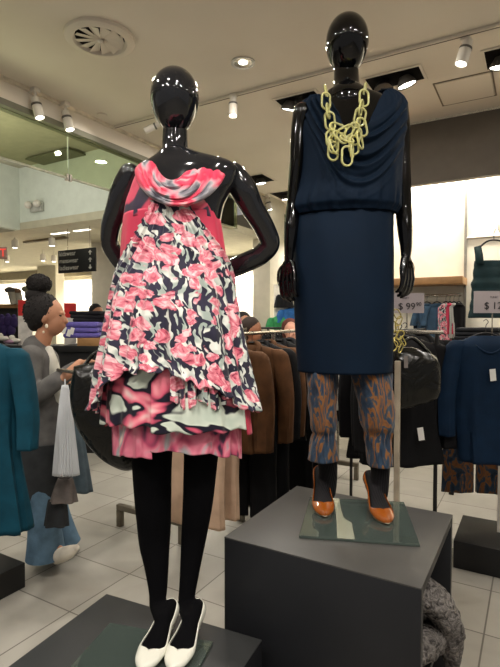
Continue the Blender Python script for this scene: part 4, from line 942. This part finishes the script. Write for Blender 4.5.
# ------------------------------------------------------------------ teal dress on its stand at the far left
TEAL = cloth_mat('teal_chiffon', (14, 62, 78), var=.08)
t = jacket('teal_dress', R(-17, 327, 2.3), YAW+.1, TEAL, 'long teal dress with sleeves hanging at the left picture edge', 'dress', None, w_=.155, L=.88, hem=.20, sl=.47, dep=.06, collar=False, amp=.016, slw=.055)
pb = Rz(25.5, 587, 0)
t = thing('display_stand', (pb[0]-.35, pb[1]-.2, 0), 'low black stand base on the floor below the teal dress', 'stand')
MB().box((pb[0]-.75, pb[1]-.52, 0), (pb[0], pb[1], .14), .004).build('base', M('black_laminate', (14, 14, 15), .5), t)
MB().tube([(pb[0]-.4, pb[1]-.1, .14), (pb[0]-.4, pb[1]-.1, 1.5)], .014, 12).build('pole', CHROME, t)
# ------------------------------------------------------------------ right side: stands, coats, tops, bag
sp = R(396.5, 500, 2.3)
t = thing('display_stand', (sp[0], sp[1], 0), 'slim chrome stand behind the tall plinth holding the shiny black bag', 'stand')
MB().box((sp[0]-.012, sp[1]-.012, .02), (sp[0]+.012, sp[1]+.012, 1.3), .002).build('pole', M('tan_steel', (170, 158, 138), .4, .2), t)
MB().box((sp[0]-.15, sp[1]-.15, 0), (sp[0]+.15, sp[1]+.15, .02), .003).build('base', CHROME, t)
ct = R(396, 332, 2.3); MB().tube([ct - [.18, .0, 0], ct + [.2, .05, 0]], .009, 10).build('arm', CHROME, t)
bag([(391, 352), (404, 347), (422, 350), (437, 358), (441, 375), (438, 398), (420, 405), (402, 409), (391, 404), (388, 380)], 2.36, .05, 'shiny black leather bag hanging right of the navy dress', [[(399, 349, 2.36), (412, 338, 2.38), (430, 354, 2.36)]])
t = thing('chain_strap', R(397, 350, 2.28), 'pale gold chain draped over the shiny black bag', 'chain')
GOLD = M('pale_gold', (196, 180, 104), .25, .6)
for k, (x, y) in enumerate([(397, 314), (399, 321), (397, 328), (400, 335), (397, 342), (401, 348), (393, 326), (394, 336), (403, 341), (394, 346)]): link(x, y, 2.27+.004*(k % 3), 6, 10, (.5, -.4, .2, -.6)[k % 4], .4*(k % 3), parent=t, r=.0028, mat=GOLD)
paper_tag(406, 362, 2.29, 4, 12, 'grey paper tag hanging on the shiny black bag', rot=.02, mat=M('grey_card', (120, 112, 108), .7))
RBX = R(440, 330, 3.0)
rr = thing('garment_rack', (RBX[0], RBX[1], 0), 'dark rail holding the black coats right of the navy dress', 'clothes rack')
MB().tube([R(345, 333, 3.6), R(425, 330, 2.7)], .011, 10).build('top_rail', DARKM, rr)
for q in (R(352, 333, 3.5), R(437, 330, 2.72)): MB().tube([(q[0], q[1], 0), q], .011, 10).build('upright', DARKM, rr)
for (px, py, d, rz, L, lb) in [(405, 325, 2.72, .7, .68, 'black coat with a white tag, right under the shiny bag'), (400, 326, 2.86, .7, .68, 'black coat behind the tagged one'), (400, 327, 3.02, .7, .7, 'black coat hanging right of the printed trousers'), (382, 329, 3.2, .7, .74, 'black coat behind the right printed trouser leg'), (418, 324, 3.05, .7, .66, 'black coat nearest the navy top on the right')]:
    jacket('hanging_coat', R(px, py, d), rz, BLK, lb, 'coat', 'black coats on the right rack', w_=.2, L=L, hem=.24, dep=.07, slw=.062)
paper_tag(421, 434, 2.6, 6, 13, 'white security tag on a black coat right of the chrome pole', rot=.15, name='security_tag')
NVT = cloth_mat('navy_knit_top', (10, 32, 54), var=.08)
jacket('knit_shirt', R(486, 322, 2.7), -.1+YAW, NVT, 'navy long sleeve knit top on a black hanger at the right edge', 'top', None, w_=.165, L=.68, hem=.13, sl=.52, dep=.07, collar=False, slw=.05)
paper_tag(493, 375, 2.6, 6, 12, 'white price tag on the navy knit top', rot=.1)
t = trousers('hanging_trousers', R(476, 348, 3.16), YAW-.1, LEAFP, 'orange and navy printed trousers hanging behind the navy knit top', None, L=.93, w_=.19)
t = thing('display_stand', Rz(480, 560, 0), 'black box stand with a post at the right edge beside the tall plinth', 'stand')
k0 = Rz(453, 567.5, 0)
k1 = Rz(465, 518.7, .165)
MB().box((k0[0], k0[1], 0), (k0[0]+.6, max(k1[1], k0[1]+.45), .165), .003).build('base', M('black_laminate', (14, 14, 15), .5), t)
pq = R(499, 540, 3.05); MB().box((pq[0]-.012, pq[1]-.012, .165), (pq[0]+.012, pq[1]+.012, 1.42), .002).build('post', WHITEP, t)
# knitwear on the plinth's open shelf
KNIT = NT('chunky_grey_knit'); _v = KNIT.uv(kind='Object'); _n = KNIT.noise(_v, 60, 3, .6, 1); KNIT.set(KNIT.ramp(_n, [(.35, (66, 63, 62)), (.6, (138, 133, 129))]), .95, spec=.1); KNIT.bump(_n, 1, .02)
def lump(name, pts, rads, mat, label, cat, group=None):
    m = MB(); P = np.array([np.array(p) for p in pts]); n = len(P); x = np.linspace(0, n-1, (n-1)*6+1)
    m.tube(spl(P, 6), smooth_interp(np.arange(n), rads, x), 18, flat=((0, 0, 1), .75)); m.ball(P[0], rads[0], 16, 10); m.ball(P[-1], rads[-1]*.9, 16, 10)
    o = m.build(name, mat); d_ = o.modifiers.new('d', 'DISPLACE'); tx = bpy.data.textures.get('knit') or bpy.data.textures.new('knit', 'CLOUDS'); tx.noise_scale = .04; d_.texture = tx; d_.strength = .025; d_.texture_coords = 'GLOBAL'
    s_ = o.modifiers.new('s', 'SUBSURF'); s_.levels = 1; s_.render_levels = 1; o.modifiers.move(1, 0)
    return tag(o, label, cat, group)
xx = PX1
lump('knit_cardigan', [(xx-.12, 1.60, .60), (xx-.03, 1.66, .60), (xx+.02, 1.70, .52), (xx+.035, 1.73, .42), (xx+.04, 1.75, .34)], [.06, .07, .065, .05, .03], KNIT.m, 'thick grey knit sweater with a sleeve hanging out of the plinth shelf', 'sweater', 'grey knitwear in the plinth')
lump('knit_scarf', [(xx-.2, 1.52, .47), (xx-.1, 1.54, .46), (xx-.035, 1.60, .47), (xx-.03, 1.7, .45), (xx-.1, 1.8, .46)], [.07, .07, .06, .06, .06], KNIT.m, 'thick grey knit piece folded on the plinth shelf below the hanging sleeve', 'sweater', 'grey knitwear in the plinth')
lump('knit_scarf', [(xx-.14, 1.5, .1), (xx-.08, 1.6, .1), (xx-.1, 1.75, .1)], [.06, .06, .06], cloth_mat('berry_knit', (120, 26, 54)), 'berry red knit piece at the bottom of the plinth', 'sweater')
# ------------------------------------------------------------------ right wall fittings
WOOD = M('light_oak', (150, 112, 70), .5, var=.1)
s0 = Ry(463, 283, 5.08); s1 = Ry(395, 283, 5.08)
sz = Ry(440, 284, 5.05)[2]
tag(MB().box((WX0+.05, 5.05, sz), (s0[0], WY-.002, sz+.07), .003).build('wall_shelf', WOOD), 'light oak shelf on the cream wall right of the navy mannequin hand', 'shelf')
rt = thing('wall_rail', ((s0[0]+WX0)/2, 5.2, sz-.12), 'chrome hanging rail below the oak shelf', 'rail')
MB().tube([(WX0+.1, 5.22, sz-.10), (s0[0]-.03, 5.22, sz-.10)], .01, 10).build('rail_tube', CHROME, rt)
for x in (WX0+.12, s0[0]-.06): MB().box((x-.006, 5.22, sz-.11), (x+.006, WY-.002, sz-.09)).build('bracket', CHROME, rt)
DEN = cloth_mat('dark_blue_denim', (56, 78, 98)); 
rc = [(420, NAVY, 'dark navy top at the left end of the wall rail', .55, .06), (427, DEN, 'blue denim shirt on the wall rail, left one', .52, .10), (437, DEN, 'blue denim shirt on the wall rail, right one', .46, .10), (446, FLORAL, 'pink floral dress on the wall rail', .75, .075), (450, CORAL, 'coral red top on the wall rail', .3, .05), (454, STRIPEM, 'striped blouse on the wall rail', .34, .05), (459, BLK, 'black top at the right end of the wall rail', .6, .06)]
for px, mt, lb, L, ww in rc:
    q = Ry(px, 300, 5.22); jacket('wall_garment', (q[0], 5.22, sz-.105), .25, mt, lb, 'garment', 'garments on the wall rail', w_=ww, L=L, hem=ww*1.25, sl=.2, dep=.025, sleeves=mt is DEN, collar=False, neck=.03, slw=.03)
def price_sign(pts, d, txt, sm, label, facing=0.):
    a = np.array([V(x, y, d) for x, y in pts]); lo = a.min(0); hi = a.max(0)
    t = thing('price_sign', room(np.array([(lo[0]+hi[0])/2, d, lo[2]])), label, 'price sign', 'price signs on the right')
    c = [(lo[0], lo[2]), (hi[0], lo[2]), (hi[0], hi[2]), (lo[0], hi[2])]
    v = [[x, d, z] for x, z in c] + [[x, d+.004, z] for x, z in c]
    MB().add(room(np.array(v)), [(3,2,1,0),(4,5,6,7),(0,1,5,4),(1,2,6,5),(2,3,7,6),(3,0,4,7)]).build('card', M('sign_card', (176, 166, 168), .6, var=.02), t, smooth=False)
    MB().tube([room(np.array([(lo[0]+hi[0])/2, d+.008, lo[2]-.0])), room(np.array([(lo[0]+hi[0])/2, d+.008, lo[2]-.18]))], .004, 8).build('holder', CHROME, t)
    MB().box((0, 0, 0), (.0001, .0001, .0001)) 
    for s, x, z, sz_ in txt:
        text(s, V(x, z, d-.003), sz_/FPX*d, M('sign_ink', (40, 36, 38), .7), t)
    return t
def text_mesh(c, o):
    dg = bpy.context.evaluated_depsgraph_get(); dg.update(); me = bpy.data.meshes.new_from_object(o.evaluated_get(dg))
    n = bpy.data.objects.new(o.name, me); COL.objects.link(n); n.parent = o.parent; n.location = o.location.copy(); n.rotation_euler = o.rotation_euler.copy()
    nm = o.name; bpy.data.objects.remove(o); n.name = 'lettering'; return n
def text(s, v, size, mat, parent, name='lettering', align='LEFT', rz=YAW):
    c = bpy.data.curves.new(name, 'FONT'); c.body = s; c.size = size; c.extrude = .0004; c.align_x = align; c.materials.append(mat)
    o = bpy.data.objects.new(name, c); COL.objects.link(o); o.parent = parent
    p = room(v); o.location = tuple(p - origin_of(parent)); o.rotation_euler = (PI/2, 0, rz); return text_mesh(c, o)
price_sign([(391, 293), (424, 293), (424, 313), (391, 313)], 3.3, [('$ 99', 398, 309.5, 9.5), ('90', 416, 306, 5.5), ('SHIRT', 402, 299, 2.6)], 0, 'pale price sign reading 99.90 beside the navy mannequin hand')
price_sign([(474, 291), (512, 291), (512, 313), (474, 313)], 3.6, [('$ 129', 484, 309, 10), ('90', 506, 306, 5.5), ('TUNIC', 490, 298, 2.6)], 0, 'pale price sign reading 129 in front of the green wall top')
# green top on a wall arm
arm = Ry(484, 237, 5.0)
t = thing('wall_hook', (arm[0], 5.2, arm[2]), 'white arm with hook on the wall above the green top', 'wall hook')
a0 = Ry(465, 238, WY-.02)
MB().tube([(st[0], WY-.01, a0[2]), (st[0]+.9, WY-.01, a0[2])], .010, 10).build('crossbar', WHITEP, t)
MB().tube([(arm[0]+.12, WY-.01, a0[2]), (arm[0]+.12, 5.02, a0[2]), (arm[0]+.12, 5.0, a0[2]+.05)], .006, 8).build('hook_arm', WHITEP, t)
GRN = cloth_mat('dark_green_pleated', (26, 44, 47))
t = thing('pleated_blouse', R(492, 305, 4.35), 'dark green square neck pleated top hanging on the wall at the right edge', 'top')
gd = 4.35
G = Form([(262, 475.5, 512, .06), (268, 474.5, 513, .07), (280, 473.5, 515, .075), (284, 472, 516, .08), (292, 472.5, 516, .08), (306, 471, 518, .09), (318, 469, 520, .09)], gd, 0)
m = MB(); G.mesh(m, zc(261, gd), zc(318, gd), 80, 60, disp=lambda TH, q, Z: .006*np.abs(np.sin(Z*34)) + .002*np.sin(TH*9)); m.build('body', GRN, t, solid=.002)
for (x0, x1) in ((475.5, 484), (504, 512)):
    y_ = 0
    P = [[V(x, py, gd + dd) for x in (x0-2*(k < 1), x1-1.5*(k < 1))] for k, (py, dd) in enumerate([(246, 0), (264, -.045)])]
    pts = np.array([[V(x0-1.5, 247, gd), V(x1-3, 245, gd)], [V(x0-.5, 255, gd-.04), V(x1-1, 254, gd-.04)], [V(x0, 264, gd-.06), V(x1, 264, gd-.06)]]); MB().grid(room(pts)).build('strap', GRN, t, solid=.004)
hh = V(494, 238, gd); MB().tube(room(spl([V(478, 249, gd), V(486, 242, gd), V(494, 240, gd), V(503, 242, gd), V(511, 249, gd)], 5)), .008, 10).tube(room(spl([V(494, 240, gd), V(494, 233, gd), V(496, 229, gd)], 4)), .003, 8).build('hanger', DARKM, t)
# silver bowls/tins row at the foot of the lit wall
for k, (px, lb) in enumerate(((478, 'folded dark garment pile under the lit wall, left of the other pile'), (499, 'folded dark garment pile under the 129 price sign'))):
    q = R(px, 336, 4.3); m = MB()
    for j in range(5): m.box((q[0]-.17+random.uniform(-.01, .01), q[1]-.14, q[2]-.1+j*.035), (q[0]+.17, q[1]+.14, q[2]-.1+j*.035+.032), .014)
    tag(m.build('folded_clothes', CHAR), lb, 'clothes', 'folded piles at the right')
t = thing('display_table', R(472, 360, 4.3)*[1, 1, 0], 'black table under the folded piles at the right wall', 'table')
q = R(472, 336, 4.3); zt = q[2]-.1
MB().box((q[0]-.15, q[1]-.25, zt-.04), (q[0]+.6, q[1]+.25, zt), .003).build('table_top', M('black_laminate', (14, 14, 15), .5), t)
for sx in (-.12, .57):
    for sy_ in (-.22, .22): MB().box((q[0]+sx-.02, q[1]+sy_-.02, 0), (q[0]+sx+.02, q[1]+sy_+.02, zt-.04)).build('leg', DARKM, t, smooth=False)
# ------------------------------------------------------------------ left background: table, folded clothes, shelves, signs
def box_px(px0, px1, py0, py1, d, dep, name, mat, parent=None, z0=None, bev=.003):
    a = V(px0, py0, d); b = V(px1, py1, d); c = room(np.array([(a[0]+b[0])/2, d+dep/2, 0])); hx = (b[0]-a[0])/2
    zz = b[2] if z0 is None else z0
    return MB().box((c[0]-hx, c[1]-dep/2, zz), (c[0]+hx, c[1]+dep/2, a[2]), bev, YAW, c).build(name, mat, parent)
t = thing('display_table', R(94, 400, 5.6)*[1, 1, 0], 'black display table with a wooden strip under the folded purple sweaters', 'table')
box_px(58, 130, 346, 352, 5.4, .6, 'table_top', M('black_laminate', (14, 14, 15), .5), t)
box_px(60, 128, 352, 470, 5.45, .5, 'cabinet_body', M('black_laminate', (14, 14, 15), .5), t, z0=0)
box_px(77, 99, 338, 346, 5.4, .35, 'wooden_block', WOOD, t)
PUR = cloth_mat('purple_knit', (96, 88, 158)); NVK = cloth_mat('dark_grey_knit', (34, 33, 36))
def pile(px0, px1, py0, py1, n, d, mat, label, grp, dep=.3):
    h_ = (py1-py0)/n
    for j in range(n):
        a = V(px0, py1-h_*j, d); b = V(px1, py1-h_*(j+1), d); c = room(np.array([(a[0]+b[0])/2, d+dep/2, 0])); hx = (b[0]-a[0])/2*random.uniform(.93, 1.02)
        m = MB().box((c[0]-hx, c[1]-dep/2, a[2]), (c[0]+hx, c[1]+dep/2, b[2]), .4*(b[2]-a[2]), YAW+random.uniform(-.2, .2), c)
        tag(m.build('folded_sweater', mat), label[0] % (['lowest', 'second', 'third', 'topmost', 'very topmost'][j] if n > 1 else ''), 'sweater', grp)
pile(61, 97, 322, 338, 3, 5.4, PUR, ['folded purple sweater, %s in the purple pile'], 'folded purple sweaters')
pile(70, 104, 311, 322, 3, 5.55, NVK, ['folded dark sweater, %s of the dark pile behind the purple one'], 'folded dark sweaters', .4)
for k, (x, y) in enumerate(((64, 330), (69, 333), (72, 331))): paper_tag(x, y, 5.33, 4, 7, ['white paper tag on the purple pile, leftmost of three', 'white paper tag on the purple pile, middle of three', 'white paper tag on the purple pile, rightmost of three'][k], rot=-.3)
# shelving along the far left
t = thing('shelf_unit', R(20, 400, 6.2)*[1, 1, 0], 'long black shelf unit behind the head of the person in grey', 'shelf unit')
box_px(-20, 80, 346, 350, 6.0, .5, 'top_panel', M('black_laminate', (14, 14, 15), .5), t)
box_px(-20, 80, 350, 430, 6.05, .45, 'cabinet_body', M('dark_shelf', (24, 22, 22), .6), t, z0=0)
box_px(0, 30, 358, 361, 5.95, .08, 'shelf_edge', M('shelf_edge_beige', (150, 134, 100), .5), t)
t = thing('wall_counter', R(5, 400, 7.4)*[1, 1, 0], 'wooden topped counter at the far left with purple goods', 'counter')
box_px(-30, 19, 304, 308, 7.4, .6, 'counter_top', WOOD, t)
box_px(-30, 18, 308, 345, 7.5, .5, 'counter_body', M('dark_shelf', (24, 22, 22), .6), t, z0=0)
for k, (px, py) in enumerate(((2, 322), (8, 321), (14, 322), (4, 330), (11, 330))):
    q = R(px, py, 7.3); tag(MB().ball(q, (.07, .06, .09), 16, 12).ball(q + [0, 0, .08], .035, 12, 8).build('rolled_scarf', cloth_mat('violet_scarf', (52, 40, 84))), 'rolled violet scarf in front of the far left counter, ' + ['upper left', 'upper middle', 'upper right', 'lower left', 'lower right'][k] + ' of five', 'scarf', 'violet scarves')
def foot_form(px, py0, py1, d, s, label):
    a = V(px+2, py0, d); b = V(px+5, py1, d); t = thing('display_form', room(b), label, 'display form', 'foot shaped display forms')
    MB().tube(room(spl([b, (a+b)/2, a], 5)), np.linspace(.05, .06, 11), 14).build('shaft', M('form_grey', (150, 144, 134), .5), t)
    MB().ball(room(a + [-.02, 0, 0]), (.10, .06, .05), 16, 10).build('sole_cap', M('form_' + s, {'dark': (84, 78, 74), 'brown': (110, 78, 56), 'green': (120, 118, 96)}[s], .5), t)
foot_form(9, 290, 304, 7.3, 'dark', 'grey foot shaped display form with a dark cap, leftmost of three')
foot_form(15, 291, 304, 7.35, 'brown', 'grey foot shaped display form with a brown cap, middle of three')
foot_form(26, 289, 304, 7.3, 'green', 'grey foot shaped display form nearest the hair bun, rightmost of three')
RED = M('sign_red', (176, 34, 34), .5); 
for (x0, x1, y0, y1, lb) in ((18, 32, 300, 344, 'red and white sign board left of the person in grey'), (64, 76, 303, 344, 'red and white sign board right of the face of the person in grey')):
    t = thing('sign_board', R((x0+x1)/2, y1, 6.15), lb, 'sign', 'red and white signs')
    ym = y0 + (y1-y0)*.36
    box_px(x0, x1, y0, ym, 6.15, .02, 'red_panel', RED, t, bev=0); box_px(x0, x1, ym, y1+1.2, 6.15, .02, 'white_panel', M('sign_white', (196, 190, 184), .6), t, bev=0)
for px, py, c, lb in ((3, 338, (190, 186, 176), 'white shoe on the dark shelf unit, leftmost'), (15, 340, (200, 196, 186), 'white shoe on the dark shelf unit, beside the red sign'), (9, 341, (150, 120, 140), 'pinkish shoe on the dark shelf unit between two white ones')):
    q = R(px, py+3, 6.15); m = MB(); m.ball(q + [0, 0, .03], (.10, .045, .03), 16, 10).ball(q + [-.06, 0, .06], (.04, .04, .04), 14, 8)
    tag(m.build('shelf_shoe', M('shoe_%d' % px, c, .5)), lb, 'shoe', 'shoes on the far shelf')
# directional sign with arrows, hung from the lower ceiling
SYY = 4.75
A0 = Ry(58, 251, SYY); A1 = Ry(95, 271, SYY); A2 = Ry(58, 273.5, SYY)
t = thing('direction_sign', ((A0[0]+A1[0])/2, SYY, A2[2]), 'black hanging sign listing departments with white arrows', 'sign')
MB().box((A0[0], SYY, A2[2]), (A1[0], SYY+.03, A0[2]), .002).build('board', M('sign_black', (16, 16, 16), .5), t)
INK = M('sign_white_ink', (196, 192, 184), .6); Hs = A0[2]-A2[2]; Ws = A1[0]-A0[0]
for k, s in enumerate(('kidswear', 'menswear', 'ladieswear')):
    c = bpy.data.curves.new('lettering', 'FONT'); c.body = s; c.size = Hs*.29; c.extrude = .0004; c.offset = .0003; c.materials.append(INK)
    o = bpy.data.objects.new('lettering', c); COL.objects.link(o); o.parent = t; zz = A0[2] - Hs*(.25+.31*k)
    o.location = (A0[0]+Ws*.04 - t.location.x, -.003, zz - t.location.z); o.rotation_euler = (PI/2, 0, 0); text_mesh(c, o)
    x = A1[0]-Ws*.12; zc_ = zz+Hs*.06; sgn = 1 if k < 2 else -1; hgt = Hs*.1
    v = [(x-.012, SYY-.003, zc_-hgt*sgn), (x+.012, SYY-.003, zc_-hgt*sgn), (x+.012, SYY-.003, zc_), (x+.04, SYY-.003, zc_), (x, SYY-.003, zc_+hgt*sgn), (x-.04, SYY-.003, zc_), (x-.012, SYY-.003, zc_)]
    MB().add(np.array(v), [(0, 1, 2, 6), (6, 2, 3, 4, 5)]).build('arrow', INK, t, smooth=False, solid=.001)
for x in (A0[0]+Ws*.25, A0[0]+Ws*.85): MB().tube([(x, SYY+.015, A0[2]), (x, SYY+.015, LOWZ)], .004, 8).build('wire', CHROME, t)
# exit sign cut by the picture edge
q = R(0, 253, 6.6); t = thing('exit_sign', q, 'red lit EXIT sign at the left picture edge under the lower ceiling', 'sign')
MB().box(q + [-.28, -.02, -.08], q + [.09, .02, .08], .004, YAW, q).build('housing', M('exit_housing', (150, 120, 110), .5), t)
text('EXIT', V(-17, 256.5, 6.57), .15, emis('exit_red', (220, 60, 50), 1.6), t)
MB().tube([q + [-.1, 0, .08], (q[0]-.1, q[1], LOWZ)], .008, 8).build('stem', CHROME, t)
# small spots and fluorescent fittings of the lower ceiling
for k, (px, py, lb) in enumerate(((7, 262, 'tiny ceiling spot of the lower ceiling below the EXIT sign'), (43, 261, 'tiny ceiling spot left of the hanging direction sign, first of two'), (54, 262, 'tiny ceiling spot touching the hanging direction sign'), (15, 248, 'tiny dark ceiling spot right of the EXIT sign, upper'), (52, 246, 'tiny ceiling spot above the hanging direction sign'), (286, 256, 'small ceiling spot just left of the navy mannequin hand'), (279, 253, 'small ceiling spot beside the middle column'), (276, 262, 'small ceiling spot right of the elbow above the column'), (251, 258, 'small ceiling spot under the forearm of the floral mannequin'))):
    a, b, c = ray(px, py); zl = LOWZ if px < 100 else CEIL; s = (zl-.16-1.5)/c
    if b*s > 9.2: s = 9.2/b
    h = room(np.array([a*s, b*s, 1.5+c*s])); h[1] = min(h[1], 8.3)
    t = thing('ceiling_spot', h, lb, 'spotlight', 'far ceiling spots')
    MB().lathe(h, [(0, .13), (.045, .12), (.05, 0), (.04, .0)], 14).build('housing', WHITEP, t); MB().lathe(h, [(.04, .004), (0, .004)], 14).build('lamp_face', TUBE, t)
    MB().tube([h + [0, 0, .12], (h[0], h[1], zl)], .008, 8).build('bracket', WHITEP, t)
for px, py, l_, lb in ((60, 233, .35, 'short bright linear light in the lower ceiling above the direction sign'), (82, 230, .3, 'bright linear light in the lower ceiling right of the other one')):
    h = Rz(px, py, LOWZ); tag(MB().box((h[0]-l_/2, h[1]-.03, LOWZ-.01), (h[0]+l_/2, h[1]+.03, LOWZ-.001)).build('linear_light', emis('linear_glow', (255, 250, 236), 2.5), smooth=False), lb, 'light', 'linear ceiling lights')
h = Rz(45, 239, LOWZ); tag(MB().box((h[0]-.5, h[1]-.04, LOWZ-.03), (h[0]+.5, h[1]+.04, LOWZ-.001), .004).build('ceiling_slot_vent', M('vent_dark', (110, 100, 78), .7)), 'dark slot vent in the lower ceiling left of the linear lights', 'vent')
# ------------------------------------------------------------------ people far behind
def bystander(px, py, d, hair, skin, cloth, label, yaw=0., hs=1.0):
    """head centre at px,py; a standing figure below it"""
    c = V(px, py, d); f_ = np.array([math.sin(yaw), -math.cos(yaw), 0]); s_ = np.array([math.cos(yaw), math.sin(yaw), 0]); up = np.array([0, 0, 1.])
    r_ = room(c); t = thing('person', (r_[0], r_[1], 0), label, 'person', 'shoppers far behind')
    P = lambda s, f, u: room(c + s_*s*hs + f_*f*hs + up*u*hs)
    m = MB(); m.ball(P(0, 0, .02), np.array((.078, .09, .10))*hs, 20, 14); m.ball(P(0, .03, -.05), np.array((.055, .06, .075))*hs, 18, 12); m.ball(P(0, .10, -.02), np.array((.012, .018, .02))*hs, 10, 8)
    m.tube([P(0, -.01, -.06), P(0, -.02, -.19)], .05*hs, 14)
    sh = c[2] - .2*hs
    for s in (-1, 1):
        m.tube(spl([P(s*.04, 0, -.19), P(s*.14, 0, -.22), P(s*.2, 0, -.27), P(s*.23, .02, -.52), P(s*.2, .15, -.74)], 5), smooth_interp([0,1,2,3,4], [.05, .055, .052, .042, .03], np.linspace(0, 4, 21)), 12)
        m.ball(P(s*.2, .2, -.76), .035*hs, 12, 8)
        hip = c[2] - .75*hs; m.tube([room(c + s_*s*.09 + up*(-.72)*hs), room(np.array([c[0]+s_[0]*s*.1, c[1], (c[2]-.75)*.5])), room(np.array([c[0]+s_[0]*s*.1, c[1], .06]))], [.1, .065, .045], 12)
        m.ball(room(np.array([c[0]+s_[0]*s*.1, c[1]-.05, .045])), (.045, .1, .044), 12, 8)
    m.tube([P(0, 0, -.2), P(0, 0, -.4), P(0, 0, -.6), P(0, 0, -.76)], np.array([.12, .155, .13, .15])*hs, 18)
    remesh(m.build('body', skin, t), .012, 3)
    m = MB(); m.ball(P(0, -.028, .042), np.array((.096, .096, .098))*hs, 20, 14); m.ball(P(0, -.06, -.02), np.array((.08, .06, .09))*hs, 18, 12); m.build('hair', hair, t)
    m = MB(); m.tube([P(0, 0, -.19), P(0, 0, -.27), P(0, 0, -.5), P(0, 0, -.85)], np.array([.09, .19, .175, .19])*hs, 20)
    for s in (-1, 1): m.tube(spl([P(s*.16, 0, -.25), P(s*.22, 0, -.32), P(s*.24, .02, -.52), P(s*.21, .12, -.70)], 4), np.linspace(.07, .045, 13)*hs, 14)
    m.build('top', cloth, t)
    m = MB()
    for s in (-1, 1): m.tube([room(c + s_*s*.09*hs + up*(-.72)*hs), room(np.array([c[0]+s_[0]*s*.1, c[1], (c[2]-.75)*.5])), room(np.array([c[0]+s_[0]*s*.1, c[1], .08]))], [.125, .09, .08], 14)
    m.build('trousers', M('dark_trousers', (24, 24, 28), .8), t); return t
bystander(97, 313, 7.2, HAIR, SKIN, cloth_mat('dark_top', (30, 28, 30)), 'person with short dark hair bending behind the dark folded pile', math.radians(60))
bystander(244, 324, 5.4, HAIR, SKIN, cloth_mat('dark_top', (30, 28, 30)), 'person with black hair half hidden by the floral dress', math.radians(40))
bystander(253, 331, 4.7, M('brown_hair', (46, 32, 24), .8, bump=.8, bs=120), M('tan_skin', (160, 108, 80), .5), cloth_mat('charcoal_top', (52, 52, 54)), 'person with brown hair above the brown jackets', math.radians(70))
bystander(291, 331, 5.3, M('auburn_hair', (84, 36, 26), .8, bump=.8, bs=120), M('pale_skin', (206, 152, 128), .5), cloth_mat('dark_top', (30, 28, 30)), 'person with auburn hair and pale face left of the navy dress', math.radians(15))
# far goods right of the middle column
t = thing('partition_board', R(290, 380, 7.62)*[1, 1, 0], 'tall white display panel far behind, left of the navy dress', 'panel')
box_px(274, 312, 284, 400, 7.62, .06, 'board', M('panel_white', (226, 222, 210), .7), t, z0=0)
t = jacket('blue_shirt', R(294, 303, 7.54), YAW, cloth_mat('bright_blue_cotton', (54, 110, 180)), 'bright blue shirt hanging far behind, just left of the navy dress', 'shirt', None, w_=.2, L=.3, hem=.2, sl=.2, collar=False)
t = jacket('green_shirt', R(281, 311, 7.54), YAW, cloth_mat('bright_green_cotton', (64, 150, 96)), 'bright green shirt hanging far behind beside the middle column', 'shirt', None, w_=.16, L=.2, hem=.16, sl=.15, collar=False)
t = jacket('dark_shirt', R(284, 288, 7.54), YAW, CHAR, 'dark shirt on the far wall above the bright green one', 'shirt', None, w_=.07, L=.22, hem=.08, sl=.2, collar=False)
t = thing('garment_rack', R(275, 400, 6.3)*[1, 1, 0], 'far dark rack behind the people heads', 'clothes rack')
ga, gb = R(236, 328, 6.2), R(300, 326, 6.2); gb[2] = ga[2]
MB().tube([ga, gb], .012, 8).build('top_rail', DARKM, t)
for q in (ga, (ga+gb)/2, gb): MB().tube([(q[0], q[1], 0), q], .012, 8).build('upright', DARKM, t)
for k, px in enumerate((262, 268, 274, 280, 286)):
    jacket('far_coat', R(px, 328, 6.2), YAW+PI/2, [CHAR, BLK, CHAR, BLK, CHAR][k], 'dark coat on the far rack behind the people, %s' % ['nearest the brown haired person', 'left of centre', 'at the centre', 'right of centre', 'nearest the auburn haired person'][k], 'coat', 'coats on the far rack', L=.7, sl=.5, dep=.03, slw=.035, w_=.17)
